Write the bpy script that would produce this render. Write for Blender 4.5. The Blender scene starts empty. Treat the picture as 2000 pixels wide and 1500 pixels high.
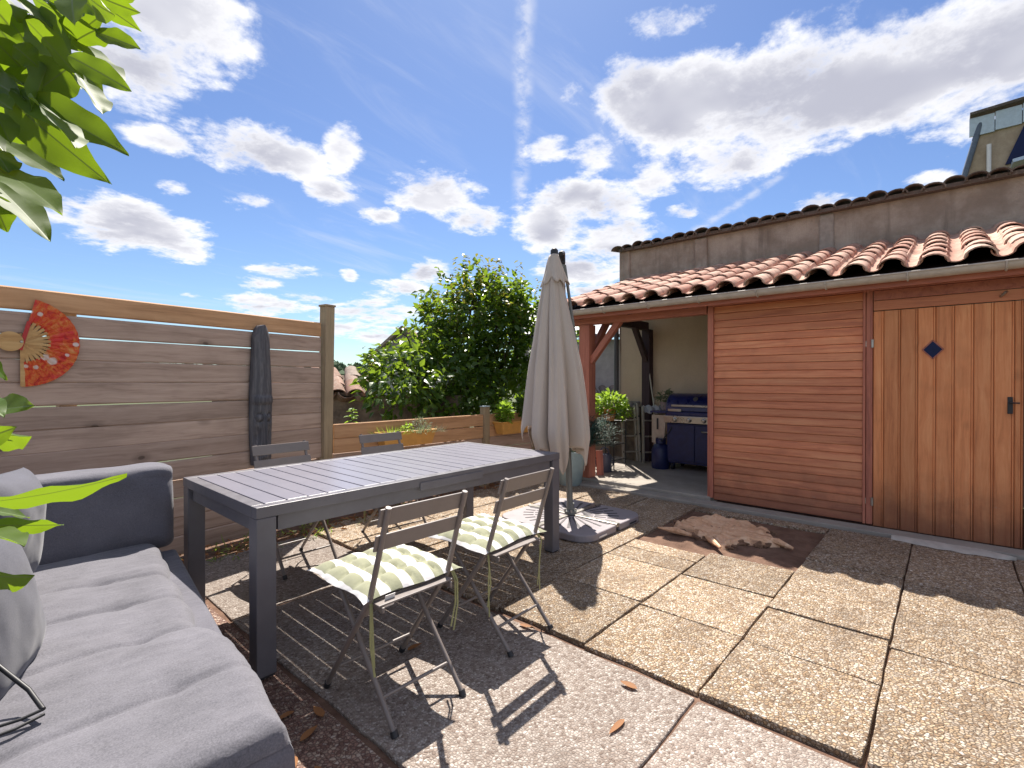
import bpy, bmesh, math, random
from mathutils import Vector, Matrix, Euler, noise
R = math.radians
sc = bpy.context.scene
col = sc.collection

# ------------------------------------------------------------------ camera
# world axes: +X runs across the terrace to the timber shed, +Y runs along the shed front away from the viewer
cam_d = bpy.data.cameras.new('camera'); cam = bpy.data.objects.new('camera', cam_d); col.objects.link(cam)
cam_d.sensor_width = 36; cam_d.lens = 17.28; cam_d.clip_start = 0.05; cam_d.clip_end = 3000
cam.location = (0, 0, 1.3)
cam.rotation_euler = (R(90 - 0.3), 0, math.atan2(.663, .749) - R(90))
sc.camera = cam

# ------------------------------------------------------------------ light, sky, exposure
SUN_EL = R(56.8); SUN_AZ = math.atan2(.44, .485)       # towards the sun: ahead of the viewer, high above the frame
sun_d = bpy.data.lights.new('sun', 'SUN'); sun = bpy.data.objects.new('sun', sun_d); col.objects.link(sun)
sun_d.energy = 3.2; sun_d.angle = R(0.53); sun_d.color = (1, .93, .84)
sv = Vector((math.cos(SUN_EL)*math.cos(SUN_AZ), math.cos(SUN_EL)*math.sin(SUN_AZ), math.sin(SUN_EL)))
sun.rotation_euler = sv.to_track_quat('Z', 'Y').to_euler()
sun.location = (6, 6, 12)
SKY_STRENGTH = 0.15
sc.view_settings.view_transform = 'Standard'; sc.view_settings.look = 'None'
sc.view_settings.exposure = 1.66; sc.view_settings.gamma = 1.0; sc.view_settings.use_curve_mapping = False
sc.cycles.use_denoising = True
sc.cycles.max_bounces = 6; sc.cycles.transparent_max_bounces = 8; sc.cycles.sample_clamp_indirect = 8

CLOUDS = [(11.3,26.5,13.5,5.2,1.1),(3.5,26.0,9.5,4.4,1.1),(21.5,27.6,8.9,4.4,1),(-3.5,24.4,5.9,5.2,1),(17.4,22.5,6.0,2.6,0.9),(28.0,29.8,3.9,3.5,0.9),(23.6,34.6,4.3,1.5,0.7),(25.3,21.8,3.2,2.1,0.8),(32.1,24.3,2.7,2.2,0.7),(34.7,30.1,1.6,1.2,0.6),(37.3,25.1,2.3,1.3,0.7),(33.2,19.6,6.6,2.6,0.9),(29.7,15.7,5.2,3.2,0.9),(36.5,17.3,4.2,3.2,0.9),(33.8,13.1,4.8,2.2,0.7),(75.6,30.9,5.6,3.6,1),(79.1,26.9,4.2,3.0,0.9),(84.0,27.7,4.7,3.1,0.8),(68.6,22.7,5.6,2.5,0.9),(60.5,24.1,1.7,2.0,0.6),(76.8,21.8,2.6,.9,0.5),(79.9,14.0,5.6,2.3,0.9),(84.0,14.6,2.6,1.9,0.8),(76.0,13.0,3.0,1.4,0.7),(76.2,18.0,1.3,0.7,0.6),(69.5,18.1,2.0,1.0,0.7),(61.5,19.7,3.1,1.4,0.7),(50.4,20.8,5.2,2.8,0.85),(46.0,18.2,3.3,1.6,0.8),(56.7,18.1,2.1,0.9,0.6),(51.6,12.4,2.7,1.6,0.8),(53.9,10.5,2.8,0.9,0.7),(66.1,11.5,2.9,0.7,0.6),(68.8,10.1,2.0,0.7,0.6),(59.8,11.6,0.8,0.6,0.6),(68.3,7.8,3.8,1.1,0.7),(56.7,8.0,4.1,1.4,0.7),(64.1,9.0,2.5,0.5,0.5),(61.5,5.9,4.2,1.1,0.6),(56.1,5.2,3.9,1.0,0.6),(74.8,8.3,1.2,0.4,0.5),(9.9,17.3,2.7,1.1,0.75),(1.2,17.4,1.4,0.9,0.7),(22.3,18.1,1.8,0.9,0.7),(59.4,7.6,3.2,0.7,0.5),(32.6,10.2,3.4,1.0,0.6)]
# the same fair-weather cumulus carries on round the rest of the sky
# (see the low-frequency field in build_world)

class NT:
    """small helper to write node expressions"""
    def __init__(s, nt): s.nt = nt; s.n = nt.nodes; s.l = nt.links
    def put(s, sock, v):
        if isinstance(v, bpy.types.NodeSocket): s.l.new(v, sock)
        elif v is not None:
            try: sock.default_value = v
            except Exception:
                sock.default_value = (*v, 1) if len(v) == 3 else v[:3]
    def m(s, op, a, b=None, c=None, clamp=False):
        n = s.n.new('ShaderNodeMath'); n.operation = op; n.use_clamp = clamp
        for i, v in enumerate((a, b, c)):
            if v is not None: s.put(n.inputs[i], v)
        return n.outputs[0]
    def v(s, op, a, b=None, c=None):
        n = s.n.new('ShaderNodeVectorMath'); n.operation = op
        s.put(n.inputs[0], a)
        if b is not None:
            if op == 'SCALE': s.put(n.inputs['Scale'], b)
            else: s.put(n.inputs[1], b)
        if c is not None: s.put(n.inputs[2], c)
        return n.outputs['Value'] if op in ('DOT_PRODUCT', 'LENGTH', 'DISTANCE') else n.outputs[0]
    def ss(s, x, a, b, lo=0.0, hi=1.0):
        n = s.n.new('ShaderNodeMapRange'); n.interpolation_type = 'SMOOTHSTEP'
        s.put(n.inputs[0], x)
        for i, v in zip((1, 2, 3, 4), (a, b, lo, hi)): n.inputs[i].default_value = v
        return n.outputs[0]
    def mix(s, f, a, b, blend='MIX'):
        n = s.n.new('ShaderNodeMix'); n.data_type = 'RGBA'; n.blend_type = blend
        s.put(n.inputs[0], f); s.put(n.inputs[6], a); s.put(n.inputs[7], b)
        return n.outputs[2]
    def noise(s, vec, scale, detail=4, rough=.55, dist=0, out=0):
        n = s.n.new('ShaderNodeTexNoise'); s.put(n.inputs['Vector'], vec)
        n.inputs['Scale'].default_value = scale; n.inputs['Detail'].default_value = detail
        n.inputs['Roughness'].default_value = rough; n.inputs['Distortion'].default_value = dist
        return n.outputs[out]
    def vor(s, vec, scale, feature='F1', rnd=1.0):
        n = s.n.new('ShaderNodeTexVoronoi'); n.feature = feature; s.put(n.inputs['Vector'], vec)
        n.inputs['Scale'].default_value = scale; n.inputs['Randomness'].default_value = rnd
        return n
    def ramp(s, f, stops):
        n = s.n.new('ShaderNodeValToRGB'); e = n.color_ramp.elements
        while len(e) < len(stops): e.new(.5)
        for i, (p, c) in enumerate(stops): e[i].position = p; e[i].color = (*c, 1)
        s.put(n.inputs[0], f); return n.outputs[0]
    def bump(s, h, strength=.3, dist=.01, normal=None):
        n = s.n.new('ShaderNodeBump'); s.put(n.inputs['Height'], h)
        n.inputs['Strength'].default_value = strength; n.inputs['Distance'].default_value = dist
        if normal is not None: s.put(n.inputs['Normal'], normal)
        return n.outputs[0]

def build_world():
    w = bpy.data.worlds.new('World'); sc.world = w; w.use_nodes = True
    t = NT(w.node_tree); t.n.clear()
    out = t.n.new('ShaderNodeOutputWorld'); bg = t.n.new('ShaderNodeBackground')
    sky = t.n.new('ShaderNodeTexSky'); sky.sky_type = 'NISHITA'; sky.sun_disc = False
    sky.sun_elevation = SUN_EL; sky.sun_rotation = R(90) - SUN_AZ
    sky.altitude = 300; sky.air_density = 1.0; sky.dust_density = 0.4; sky.ozone_density = 2.5
    d = t.n.new('ShaderNodeTexCoord').outputs['Generated']
    sep = t.n.new('ShaderNodeSeparateXYZ'); t.put(sep.inputs[0], d)
    z = sep.outputs[2]
    den = t.m('ADD', t.m('MAXIMUM', z, 0.0), .16)
    p = t.v('DIVIDE', d, t.n.new('ShaderNodeCombineXYZ').outputs[0])
    comb = p.node.inputs[1].links[0].from_node
    for i in range(3): t.put(comb.inputs[i], den)
    n1 = t.noise(p, 4.2, 8, .62, .15)
    n2 = t.noise(p, 15.0, 5, .65, .1)
    f = None
    for az, el, ra, re, wt in CLOUDS:
        a, e = R(az), R(el)
        c = Vector((math.cos(e)*math.cos(a), math.cos(e)*math.sin(a), math.sin(e)))
        u = Vector((-math.sin(a), math.cos(a), 0)); v = c.cross(u)
        q = t.v('DOT_PRODUCT', d, tuple(u / math.sin(R(ra)*1.06))); s_ = t.v('DOT_PRODUCT', d, tuple(v / math.sin(R(re)*1.06)))
        rr = t.m('MULTIPLY_ADD', q, q, t.m('MULTIPLY', s_, s_))
        fr = t.m('SUBTRACT', 1.0, rr) if abs(wt-1) < .01 else t.m('MULTIPLY_ADD', rr, -wt, wt)
        f = fr if f is None else t.m('MAXIMUM', f, fr)
    fw = Vector((.749, .663, .0)).normalized()
    outside = t.ss(t.v('DOT_PRODUCT', d, tuple(fw)), .46, .60, 1, 0)
    fo = t.m('MULTIPLY', t.m('SUBTRACT', t.noise(p, .9, 2, .5), .44), 5.5)
    fo = t.m('SUBTRACT', t.m('MULTIPLY', t.m('ADD', fo, 1.2), outside), 1.2)
    f = t.m('MINIMUM', t.m('MAXIMUM', t.m('MAXIMUM', f, fo), -1.2), 1.1)
    nn = t.m('ADD', t.m('MULTIPLY', t.m('SUBTRACT', n1, .5), 4.2), t.m('MULTIPLY', t.m('SUBTRACT', n2, .5), 1.25))
    dens = t.m('ADD', f, nn)
    mask = t.ss(dens, -.12, .74)
    # faint cirrus veil and two vapour trails
    cir = t.noise(t.v('MULTIPLY', p, (.8, 3.2, 1)), 1.6, 6, .65, .6)
    veil = t.m('MULTIPLY', t.ss(cir, .5, .85), .38)
    def trail(az0, el0, az1, el1, wd, st):
        def dv(az, el): return Vector((math.cos(R(el))*math.cos(R(az)), math.cos(R(el))*math.sin(R(az)), math.sin(R(el))))
        a, b = dv(az0, el0), dv(az1, el1); n = a.cross(b).normalized(); mid = (a + b).normalized()
        al = (b - a).normalized(); half = (b - a).length / 2
        wob = t.m('MULTIPLY', t.m('SUBTRACT', t.noise(d, 7, 4, .6), .5), wd*2.6)
        across = t.m('ABSOLUTE', t.m('ADD', t.v('DOT_PRODUCT', d, tuple(n)), wob))
        body = t.ss(across, 0, wd, 1, 0)
        along = t.ss(t.m('ABSOLUTE', t.v('DOT_PRODUCT', d, tuple(al))), half*.75, half, 1, 0)
        front = t.ss(t.v('DOT_PRODUCT', d, tuple(mid)), 0, .3)
        return t.m('MULTIPLY', t.m('MULTIPLY', t.m('MULTIPLY', body, along), front), t.m('MULTIPLY', t.ss(n2, .3, .65), st))
    tr = t.m('ADD', trail(39.6, 40, 40.6, 18, .022, .6), trail(22, 15.5, 12, 20.5, .010, .5))
    veil = t.m('MINIMUM', t.m('ADD', veil, tr), .8)
    thick = t.ss(t.m('ADD', t.m('MULTIPLY', f, 1.25), t.m('MULTIPLY', nn, .45)), .15, 1.35)
    W = 2.35
    # puffs are brighter on the flank that looks to the sun, greyer in the thick middle
    n1a = t.noise(p, 3.4, 2.5, .5, .1); n1b = t.noise(t.v('SCALE', p, .93), 3.4, 2.5, .5, .1)
    lit = t.m('ADD', t.m('MULTIPLY', t.m('SUBTRACT', n1a, n1b), 2.6), t.ss(dens, .3, 1.1, .55, .0))
    shade = t.m('MULTIPLY', thick, t.ss(lit, -.4, .8, 1.0, .30))
    ccol = t.mix(shade, (W, W, W*1.03, 1), (W*.50, W*.51, W*.60, 1))
    hsv = t.n.new('ShaderNodeHueSaturation'); hsv.inputs['Saturation'].default_value = 1.05; hsv.inputs['Hue'].default_value = .515
    t.put(hsv.inputs['Color'], sky.outputs[0]); skyc = t.mix(1.0, hsv.outputs[0], (.25, .29, .30, 1), 'MULTIPLY')
    c1 = t.mix(veil, skyc, (W*.82, W*.84, W*.92, 1))
    c2 = t.mix(mask, c1, ccol)
    t.put(bg.inputs[0], c2); bg.inputs[1].default_value = SKY_STRENGTH
    t.l.new(bg.outputs[0], out.inputs[0])
    w.cycles.sampling_method = 'MANUAL'; w.cycles.sample_map_resolution = 512
build_world()

# ------------------------------------------------------------------ tagging and mesh helpers
def tag(o, label=None, cat=None, group=None, kind=None):
    if label: o['label'] = label
    if cat: o['category'] = cat
    if group: o['group'] = group
    if kind: o['kind'] = kind
    return o
def empty(name, loc=(0, 0, 0), rz=0, parent=None):
    o = bpy.data.objects.new(name, None); col.objects.link(o); o.location = loc; o.rotation_euler = (0, 0, rz)
    o.empty_display_size = .1
    if parent: o.parent = parent
    return o
def link(name, me, mat=None, parent=None, loc=(0, 0, 0), rot=(0, 0, 0), bevel=0, segs=2):
    o = bpy.data.objects.new(name, me); col.objects.link(o); o.location = loc; o.rotation_euler = rot
    if mat is not None and not me.materials: me.materials.append(mat)
    if parent: o.parent = parent
    if bevel:
        b = o.modifiers.new('bevel', 'BEVEL'); b.width = bevel; b.segments = segs; b.limit_method = 'ANGLE'; b.angle_limit = R(40)
    return o

class MB:
    def __init__(s): s.v = []; s.f = []
    def add(s, vs, fs):
        k = len(s.v); s.v += [tuple(v) for v in vs]; s.f += [tuple(i + k for i in f) for f in fs]; return s
    def box(s, c, sz, rot=None):
        x, y, z = (q / 2 for q in sz); c = Vector(c)
        vs = [Vector(p) for p in ((-x,-y,-z),(x,-y,-z),(x,y,-z),(-x,y,-z),(-x,-y,z),(x,-y,z),(x,y,z),(-x,y,z))]
        if rot: m = Euler(rot).to_matrix(); vs = [m @ v for v in vs]
        return s.add([v + c for v in vs], [(3,2,1,0),(4,5,6,7),(0,1,5,4),(1,2,6,5),(2,3,7,6),(3,0,4,7)])
    def bar(s, a, b, w, h, up=(0, 0, 1)):
        a, b = Vector(a), Vector(b); d = (b - a).normalized(); up = Vector(up)
        if abs(d.dot(up)) > .98: up = Vector((1, 0, 0))
        x = d.cross(up).normalized() * w / 2; y = x.cross(d).normalized() * h / 2
        vs = [p + i*x + j*y for p in (a, b) for i, j in ((-1,-1),(1,-1),(1,1),(-1,1))]
        return s.add(vs, [(3,2,1,0),(4,5,6,7),(0,1,5,4),(1,2,6,5),(2,3,7,6),(3,0,4,7)])
    def tube(s, pts, r, n=8, caps=True):
        pts = [Vector(p) for p in pts]; rs = r if isinstance(r, (list, tuple)) else [r]*len(pts)
        k = len(s.v); ref = None
        for i, p in enumerate(pts):
            d = (pts[min(i+1, len(pts)-1)] - pts[max(i-1, 0)]).normalized()
            if ref is None:
                ref = d.orthogonal().normalized()
            ref = (ref - d * ref.dot(d)).normalized(); b = d.cross(ref)
            for j in range(n):
                a = 2*math.pi*j/n; s.v.append(tuple(p + (ref*math.cos(a) + b*math.sin(a)) * rs[i]))
        for i in range(len(pts)-1):
            for j in range(n):
                a, b2 = k+i*n+j, k+i*n+(j+1) % n; s.f.append((a, b2, b2+n, a+n))
        if caps:
            s.f.append(tuple(k+j for j in reversed(range(n)))); s.f.append(tuple(k+(len(pts)-1)*n+j for j in range(n)))
        return s
    def lathe(s, prof, n=24, c=(0, 0, 0), cap=True):
        k = len(s.v); c = Vector(c)
        for r, z in prof:
            for j in range(n):
                a = 2*math.pi*j/n; s.v.append((c.x + r*math.cos(a), c.y + r*math.sin(a), c.z + z))
        for i in range(len(prof)-1):
            for j in range(n):
                a, b = k+i*n+j, k+i*n+(j+1) % n; s.f.append((a, b, b+n, a+n))
        if cap:
            s.f.append(tuple(k+j for j in reversed(range(n)))); s.f.append(tuple(k+(len(prof)-1)*n+j for j in range(n)))
        return s
    def prism(s, poly, h, c=(0, 0, 0), rot=None):   # polygon in xy, extruded along z
        n = len(poly); m = Euler(rot).to_matrix() if rot else Matrix.Identity(3); c = Vector(c)
        vs = [m @ Vector((x, y, 0)) + c for x, y in poly] + [m @ Vector((x, y, h)) + c for x, y in poly]
        return s.add(vs, [tuple(reversed(range(n))), tuple(range(n, 2*n))] + [(i, (i+1) % n, n+(i+1) % n, n+i) for i in range(n)])
    def grid(s, fn, nu, nv, cu=False):
        k = len(s.v)
        for j in range(nv+1):
            for i in range(nu + (0 if cu else 1)): s.v.append(tuple(fn(i/nu, j/nv)))
        w = nu if cu else nu+1
        for j in range(nv):
            for i in range(nu):
                a, b = k+j*w+i, k+j*w+(i+1) % w; s.f.append((a, b, b+w, a+w))
        return s
    def mesh(s, name='m', smooth=None):
        me = bpy.data.meshes.new(name); me.from_pydata(s.v, [], s.f); me.update()
        if smooth is not None:
            me.shade_smooth(); me.set_sharp_from_angle(angle=R(smooth))
        return me
    def build(s, name, mat, parent=None, loc=(0, 0, 0), rot=(0, 0, 0), smooth=None, bevel=0, segs=2):
        return link(name, s.mesh(name, smooth), mat, parent, loc, rot, bevel, segs)

def leaf_mb(mb, base, direc, normal, L, Wd, curl=.15, fold=.25, n=5, heart=False):
    """one leaf blade: two rows of quads folded along the midrib and drooping towards the tip"""
    d = Vector(direc).normalized(); nn = Vector(normal); nn = (nn - d*nn.dot(d))
    if nn.length < 1e-4: nn = d.orthogonal()
    nn.normalize(); s_ = d.cross(nn); base = Vector(base); k = len(mb.v)
    for i in range(n+1):
        t = i/n
        w = (math.sin(math.pi*min(1, t**.75))**.8 if not heart else (1-t)**.7*min(1, t*6+.0)**.5*1.05)*Wd/2
        if i == 0: w = Wd*.04
        if i == n: w = 0.0005
        c = base + d*(t*L) - nn*(curl*L*t*t)
        up = nn*(w*fold)
        mb.v += [tuple(c - s_*w + up), tuple(c), tuple(c + s_*w + up)]
    for i in range(n):
        a = k+i*3; mb.f += [(a, a+1, a+4, a+3), (a+1, a+2, a+5, a+4)]

# ------------------------------------------------------------------ materials
MATS = {}
def new_mat(name):
    m = bpy.data.materials.new(name); m.use_nodes = True; t = NT(m.node_tree)
    b = t.n['Principled BSDF']; return m, t, b
def objco(t, rnd=True, scale=(1, 1, 1)):
    co = t.n.new('ShaderNodeTexCoord').outputs['Object']
    v = t.v('MULTIPLY', co, scale)
    if rnd:
        r = t.n.new('ShaderNodeObjectInfo').outputs['Random']
        v = t.v('ADD', v, t.v('SCALE', (13.7, 7.9, 21.3), t.m('MULTIPLY', r, 5.0)))
    return v
def rand(t): return t.n.new('ShaderNodeObjectInfo').outputs['Random']
def plain(name, c, rough=.6, metal=0, var=.12, bump=.0, bscale=200, spec=.5, nscale=14, rv=.08):
    if name in MATS: return MATS[name]
    m, t, b = new_mat(name); v = objco(t)
    n = t.noise(v, nscale, 5, .6)
    dk = tuple(x*(1-var*1.6) for x in c); lt = tuple(min(1, x*(1+var)) for x in c)
    t.put(b.inputs['Base Color'], t.ramp(n, [(.3, dk), (.7, lt)]))
    t.put(b.inputs['Roughness'], t.ss(n, .2, .8, max(.05, rough-rv), min(1, rough+rv)))
    b.inputs['Metallic'].default_value = metal; b.inputs['Specular IOR Level'].default_value = spec
    if bump: t.put(b.inputs['Normal'], t.bump(t.noise(v, bscale, 3), bump, .004))
    MATS[name] = m; return m
def wood(name, dark, mid, light, rough=.7, axis=0, knots=True, var=.35, grain=1.0, wear=None, bump=.35, knot_scale=2.2):
    if name in MATS: return MATS[name]
    m, t, b = new_mat(name)
    st = [1.3, 1.3, 1.3]
    for i in range(3):
        if i != axis: st[i] = 22*grain
    co = objco(t)
    warp = t.v('SCALE', t.noise(t.v('MULTIPLY', co, (2.0, 2.0, 2.0)), 1.2, 3, .5, 0, 1), .05)
    v0 = t.v('ADD', co, warp)
    v = t.v('MULTIPLY', v0, tuple(st))
    g1 = t.noise(v, 1.0, 6, .62, .6)
    g2 = t.noise(t.v('MULTIPLY', v, (1.2, 1.2, 1.2)), 3.5, 4, .6)
    g = t.m('ADD', t.m('MULTIPLY', g1, .72), t.m('MULTIPLY', g2, .28))
    c = t.ramp(g, [(.30, dark), (.47, mid), (.66, light)])
    if knots:
        ks = [.9, .9, .9]
        for i in range(3):
            if i != axis: ks[i] = 0.0 if i == 1 else 1.5
        vo = t.vor(t.v('MULTIPLY', v0, tuple(ks)), knot_scale)
        kd = vo.outputs['Distance']
        ring = t.ss(kd, .035, .085, 1, 0)
        halo = t.m('MULTIPLY', t.ss(kd, .07, .19, 1, 0), .38)
        c = t.mix(t.m('MAXIMUM', t.m('MULTIPLY', ring, .85), halo), c, tuple(x*.38 for x in dark) + (1,))
    # board-to-board difference
    rv = t.m('MULTIPLY_ADD', rand(t), var*2, 1-var)
    c = t.mix(1.0, c, t.n.new('ShaderNodeCombineColor').outputs[0], 'MULTIPLY')
    cc = c.node.inputs[7].links[0].from_node
    for i in range(3): t.put(cc.inputs[i], rv)
    blotch = t.noise(co, 3.0, 3, .6)
    c = t.mix(t.ss(blotch, .45, .75, 0, .35), c, tuple(x*.62 for x in mid) + (1,))
    if wear: c = wear(t, c)
    t.put(b.inputs['Base Color'], c)
    t.put(b.inputs['Roughness'], t.ss(g, .2, .8, rough-.12, min(1, rough+.12)))
    t.put(b.inputs['Normal'], t.bump(g, bump, .004))
    b.inputs['Specular IOR Level'].default_value = .35
    MATS[name] = m; return m
def leafmat(name, c1, c2, trans, rough=.4, tw=.5):
    """leaf with light coming through it"""
    if name in MATS: return MATS[name]
    m, t, b = new_mat(name)
    geo = t.n.new('ShaderNodeNewGeometry').outputs['Random Per Island']
    n = t.noise(objco(t), 9, 3)
    k = t.m('ADD', t.m('MULTIPLY', geo, .65), t.m('MULTIPLY', n, .35))
    cc = t.mix(k, (*c1, 1), (*c2, 1))
    t.put(b.inputs['Base Color'], cc); b.inputs['Roughness'].default_value = rough
    b.inputs['Specular IOR Level'].default_value = .45
    tr = t.n.new('ShaderNodeBsdfTranslucent')
    t.put(tr.inputs[0], t.mix(k, tuple(x*.8 for x in trans) + (1,), (*trans, 1)))
    ms = t.n.new('ShaderNodeMixShader'); ms.inputs[0].default_value = tw
    t.l.new(b.outputs[0], ms.inputs[1]); t.l.new(tr.outputs[0], ms.inputs[2])
    t.l.new(ms.outputs[0], t.n['Material Output'].inputs[0])
    MATS[name] = m; return m
def fabric(name, c, weave=900, rough=.9, var=.12, wrinkle=.25, sheen=.2):
    if name in MATS: return MATS[name]
    m, t, b = new_mat(name); v = objco(t, False)
    big = t.noise(v, 5, 4, .6); fine = t.noise(v, weave/3, 2, .7); fold = t.noise(t.v('MULTIPLY', v, (1, 2.2, 1)), 7, 4, .55, .4)
    k = t.m('ADD', t.m('MULTIPLY', big, .4), t.m('MULTIPLY', fine, .6))
    t.put(b.inputs['Base Color'], t.ramp(k, [(.3, tuple(x*(1-var*2) for x in c)), (.7, tuple(x*(1+var) for x in c))]))
    b.inputs['Roughness'].default_value = rough; b.inputs['Sheen Weight'].default_value = sheen
    b.inputs['Specular IOR Level'].default_value = .2
    h = t.m('ADD', t.m('MULTIPLY', fold, 1.0), t.m('MULTIPLY', fine, .06))
    t.put(b.inputs['Normal'], t.bump(h, wrinkle, .03))
    MATS[name] = m; return m
def pebble(name, stops, mortar, scale=95, bump=.9, dirt=None, tint=.14):
    """washed-gravel concrete: rounded stones set in grey-brown mortar"""
    m, t, b = new_mat(name); v = objco(t)
    w = t.v('ADD', v, t.v('SCALE', t.noise(v, 60, 2, .5, 0, 1), .006))
    vo = t.vor(w, scale); ed = t.vor(w, scale, 'DISTANCE_TO_EDGE')
    sepc = t.n.new('ShaderNodeSeparateColor'); t.put(sepc.inputs[0], vo.outputs['Color'])
    c = t.ramp(sepc.outputs[0], stops)
    c = t.mix(t.m('MULTIPLY', sepc.outputs[1], .35), c, (.12, .085, .06, 1))
    gap = t.ss(ed.outputs['Distance'], .02, .16, 1, 0)
    c = t.mix(t.m('MULTIPLY', gap, .85), c, (*mortar, 1))
    big = t.noise(v, 3.5, 5, .6)
    c = t.mix(t.ss(big, .42, .75, 0, .5), c, tuple(x*.9 for x in mortar) + (1,))
    wpos = t.n.new('ShaderNodeNewGeometry').outputs['Position']
    c = t.mix(t.ss(t.noise(wpos, 1.7, 6, .7), .5, .72, 0, .42), c, tuple(x*.75 for x in mortar) + (1,))
    rv = t.m('MULTIPLY_ADD', rand(t), tint*2, 1-tint)
    cc = t.n.new('ShaderNodeCombineColor')
    for i in range(3): t.put(cc.inputs[i], rv)
    c = t.mix(1.0, c, cc.outputs[0], 'MULTIPLY')
    if dirt: c = dirt(t, c)
    t.put(b.inputs['Base Color'], c); b.inputs['Roughness'].default_value = .75
    b.inputs['Specular IOR Level'].default_value = .35
    h = t.m('ADD', t.ss(ed.outputs['Distance'], 0, .3), t.m('MULTIPLY', sepc.outputs[2], .4))
    t.put(b.inputs['Normal'], t.bump(h, bump, .005))
    return m
def render_wall(name, c, c2, scale=2.2, bump=.5, streak=.35, fine=60):
    if name in MATS: return MATS[name]
    m, t, b = new_mat(name); v = objco(t, False)
    a = t.noise(v, scale, 7, .65); f = t.noise(v, fine, 4, .65)
    s_ = t.noise(t.v('MULTIPLY', v, (1, 4, .35)), 2.0, 5, .6)
    cc = t.mix(t.ss(a, .35, .68), (*c, 1), (*c2, 1))
    cc = t.mix(t.ss(s_, .5, .78, 0, streak), cc, tuple(x*.45 for x in c) + (1,))
    cc = t.mix(t.ss(f, .35, .7, 0, .25), cc, tuple(x*.6 for x in c2) + (1,))
    t.put(b.inputs['Base Color'], cc); b.inputs['Roughness'].default_value = .92
    t.put(b.inputs['Normal'], t.bump(t.m('ADD', t.m('MULTIPLY', a, .5), t.m('MULTIPLY', f, .5)), bump, .02))
    b.inputs['Specular IOR Level'].default_value = .2
    MATS[name] = m; return m
def tilemat(name, a, b_, c_, moss=.25):
    if name in MATS: return MATS[name]
    m, t, b = new_mat(name); v = objco(t); r = rand(t)
    base = t.ramp(r, [(0, a), (.5, b_), (1, c_)])
    n = t.noise(v, 9, 6, .65); n2 = t.noise(v, 40, 4, .7)
    cc = t.mix(t.ss(n, .42, .7, 0, .55), base, (.11, .075, .06, 1))
    cc = t.mix(t.ss(n2, .53, .70, 0, moss*1.8), cc, (.36, .33, .28, 1))
    t.put(b.inputs['Base Color'], cc); b.inputs['Roughness'].default_value = .85
    t.put(b.inputs['Normal'], t.bump(t.m('ADD', n, t.m('MULTIPLY', n2, .4)), .35, .008))
    b.inputs['Specular IOR Level'].default_value = .25
    MATS[name] = m; return m

def shed_wear(t, c):
    # sun-bleached and scuffed towards the foot of the boards, splashed with dirt by the rain
    g = t.n.new('ShaderNodeNewGeometry').outputs['Position']
    s_ = t.n.new('ShaderNodeSeparateXYZ'); t.put(s_.inputs[0], g)
    n = t.noise(g, 4.5, 5, .65)
    k = t.ss(t.m('ADD', s_.outputs[2], t.m('MULTIPLY', n, .5)), .25, .78, .7, 0)
    c = t.mix(k, c, (.115, .045, .032, 1))
    sc_ = t.m('MULTIPLY', t.ss(t.noise(t.v('MULTIPLY', g, (1, 1, 1.6)), 11, 6, .7), .62, .74, 0, .32), t.ss(s_.outputs[2], .15, .6, 1, 0))
    return t.mix(sc_, c, (.42, .33, .26, 1))

M_fence = wood('fence_wood', (.25, .17, .125), (.44, .315, .245), (.55, .41, .325), var=.15, knot_scale=2.6)
M_fence_new = wood('fence_wood_new', (.34, .18, .085), (.52, .29, .145), (.62, .37, .20), var=.08, knot_scale=2.4)
M_post = wood('post_wood', (.22, .165, .10), (.33, .25, .155), (.42, .32, .20), axis=2, var=.08)
M_shed = wood('shed_wood', (.40, .125, .06), (.63, .225, .108), (.74, .33, .165), var=.20, wear=shed_wear, knots=False, bump=.2, rough=.5)
M_door = wood('door_wood', (.46, .155, .06), (.67, .25, .098), (.77, .34, .15), axis=2, var=.13, wear=shed_wear, bump=.2, rough=.5, knot_scale=2.6)
M_beam = wood('beam_wood', (.25, .085, .06), (.42, .145, .095), (.52, .20, .13), axis=1, var=.08, knots=False, rough=.55)
M_beamz = wood('beam_wood_upright', (.25, .085, .06), (.44, .15, .098), (.54, .21, .135), axis=2, var=.08, knots=False, rough=.55)
M_darkpost = wood('dark_post_wood', (.035, .022, .030), (.065, .04, .05), (.095, .06, .065), axis=2, var=.06, knots=False)
M_carve = wood('carved_wood', (.045, .043, .05), (.095, .09, .10), (.19, .18, .18), axis=2, var=.05, knots=False, grain=2, bump=.7, rough=.6)
M_metal = plain('table_metal', (.125, .12, .135), .42, .0, .06, .08, 600)
M_tabletop = plain('table_slat_metal', (.20, .195, .235), .32, 0, .02, .0, 700, spec=.6, rv=.015)
M_chair = plain('chair_metal', (.20, .17, .155), .42, .0, .06)
M_tile = tilemat('roof_tile', (.44, .225, .165), (.52, .31, .235), (.58, .40, .31))
M_tile_old = tilemat('old_tile', (.24, .155, .115), (.33, .18, .13), (.30, .25, .21), .6)
M_coping = tilemat('coping_tile', (.10, .082, .07), (.135, .105, .09), (.17, .14, .12), .3)
M_gutter = plain('gutter_plastic', (.50, .44, .38), .5, 0, .10)
M_wall = render_wall('old_render', (.29, .225, .18), (.47, .385, .32), 2.6, .8, .65)
M_beige = render_wall('beige_render', (.66, .52, .375), (.72, .58, .43), 1.5, .35, .08, 90)
M_greywall = render_wall('grey_render', (.30, .28, .28), (.40, .37, .36), 2.5, .5, .2)
M_stone = render_wall('rough_stone_wall', (.11, .085, .065), (.24, .19, .14), 5, .9, .3, 25)
M_conc = render_wall('concrete', (.30, .27, .235), (.38, .345, .30), 3, .25, .1, 120)
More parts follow.
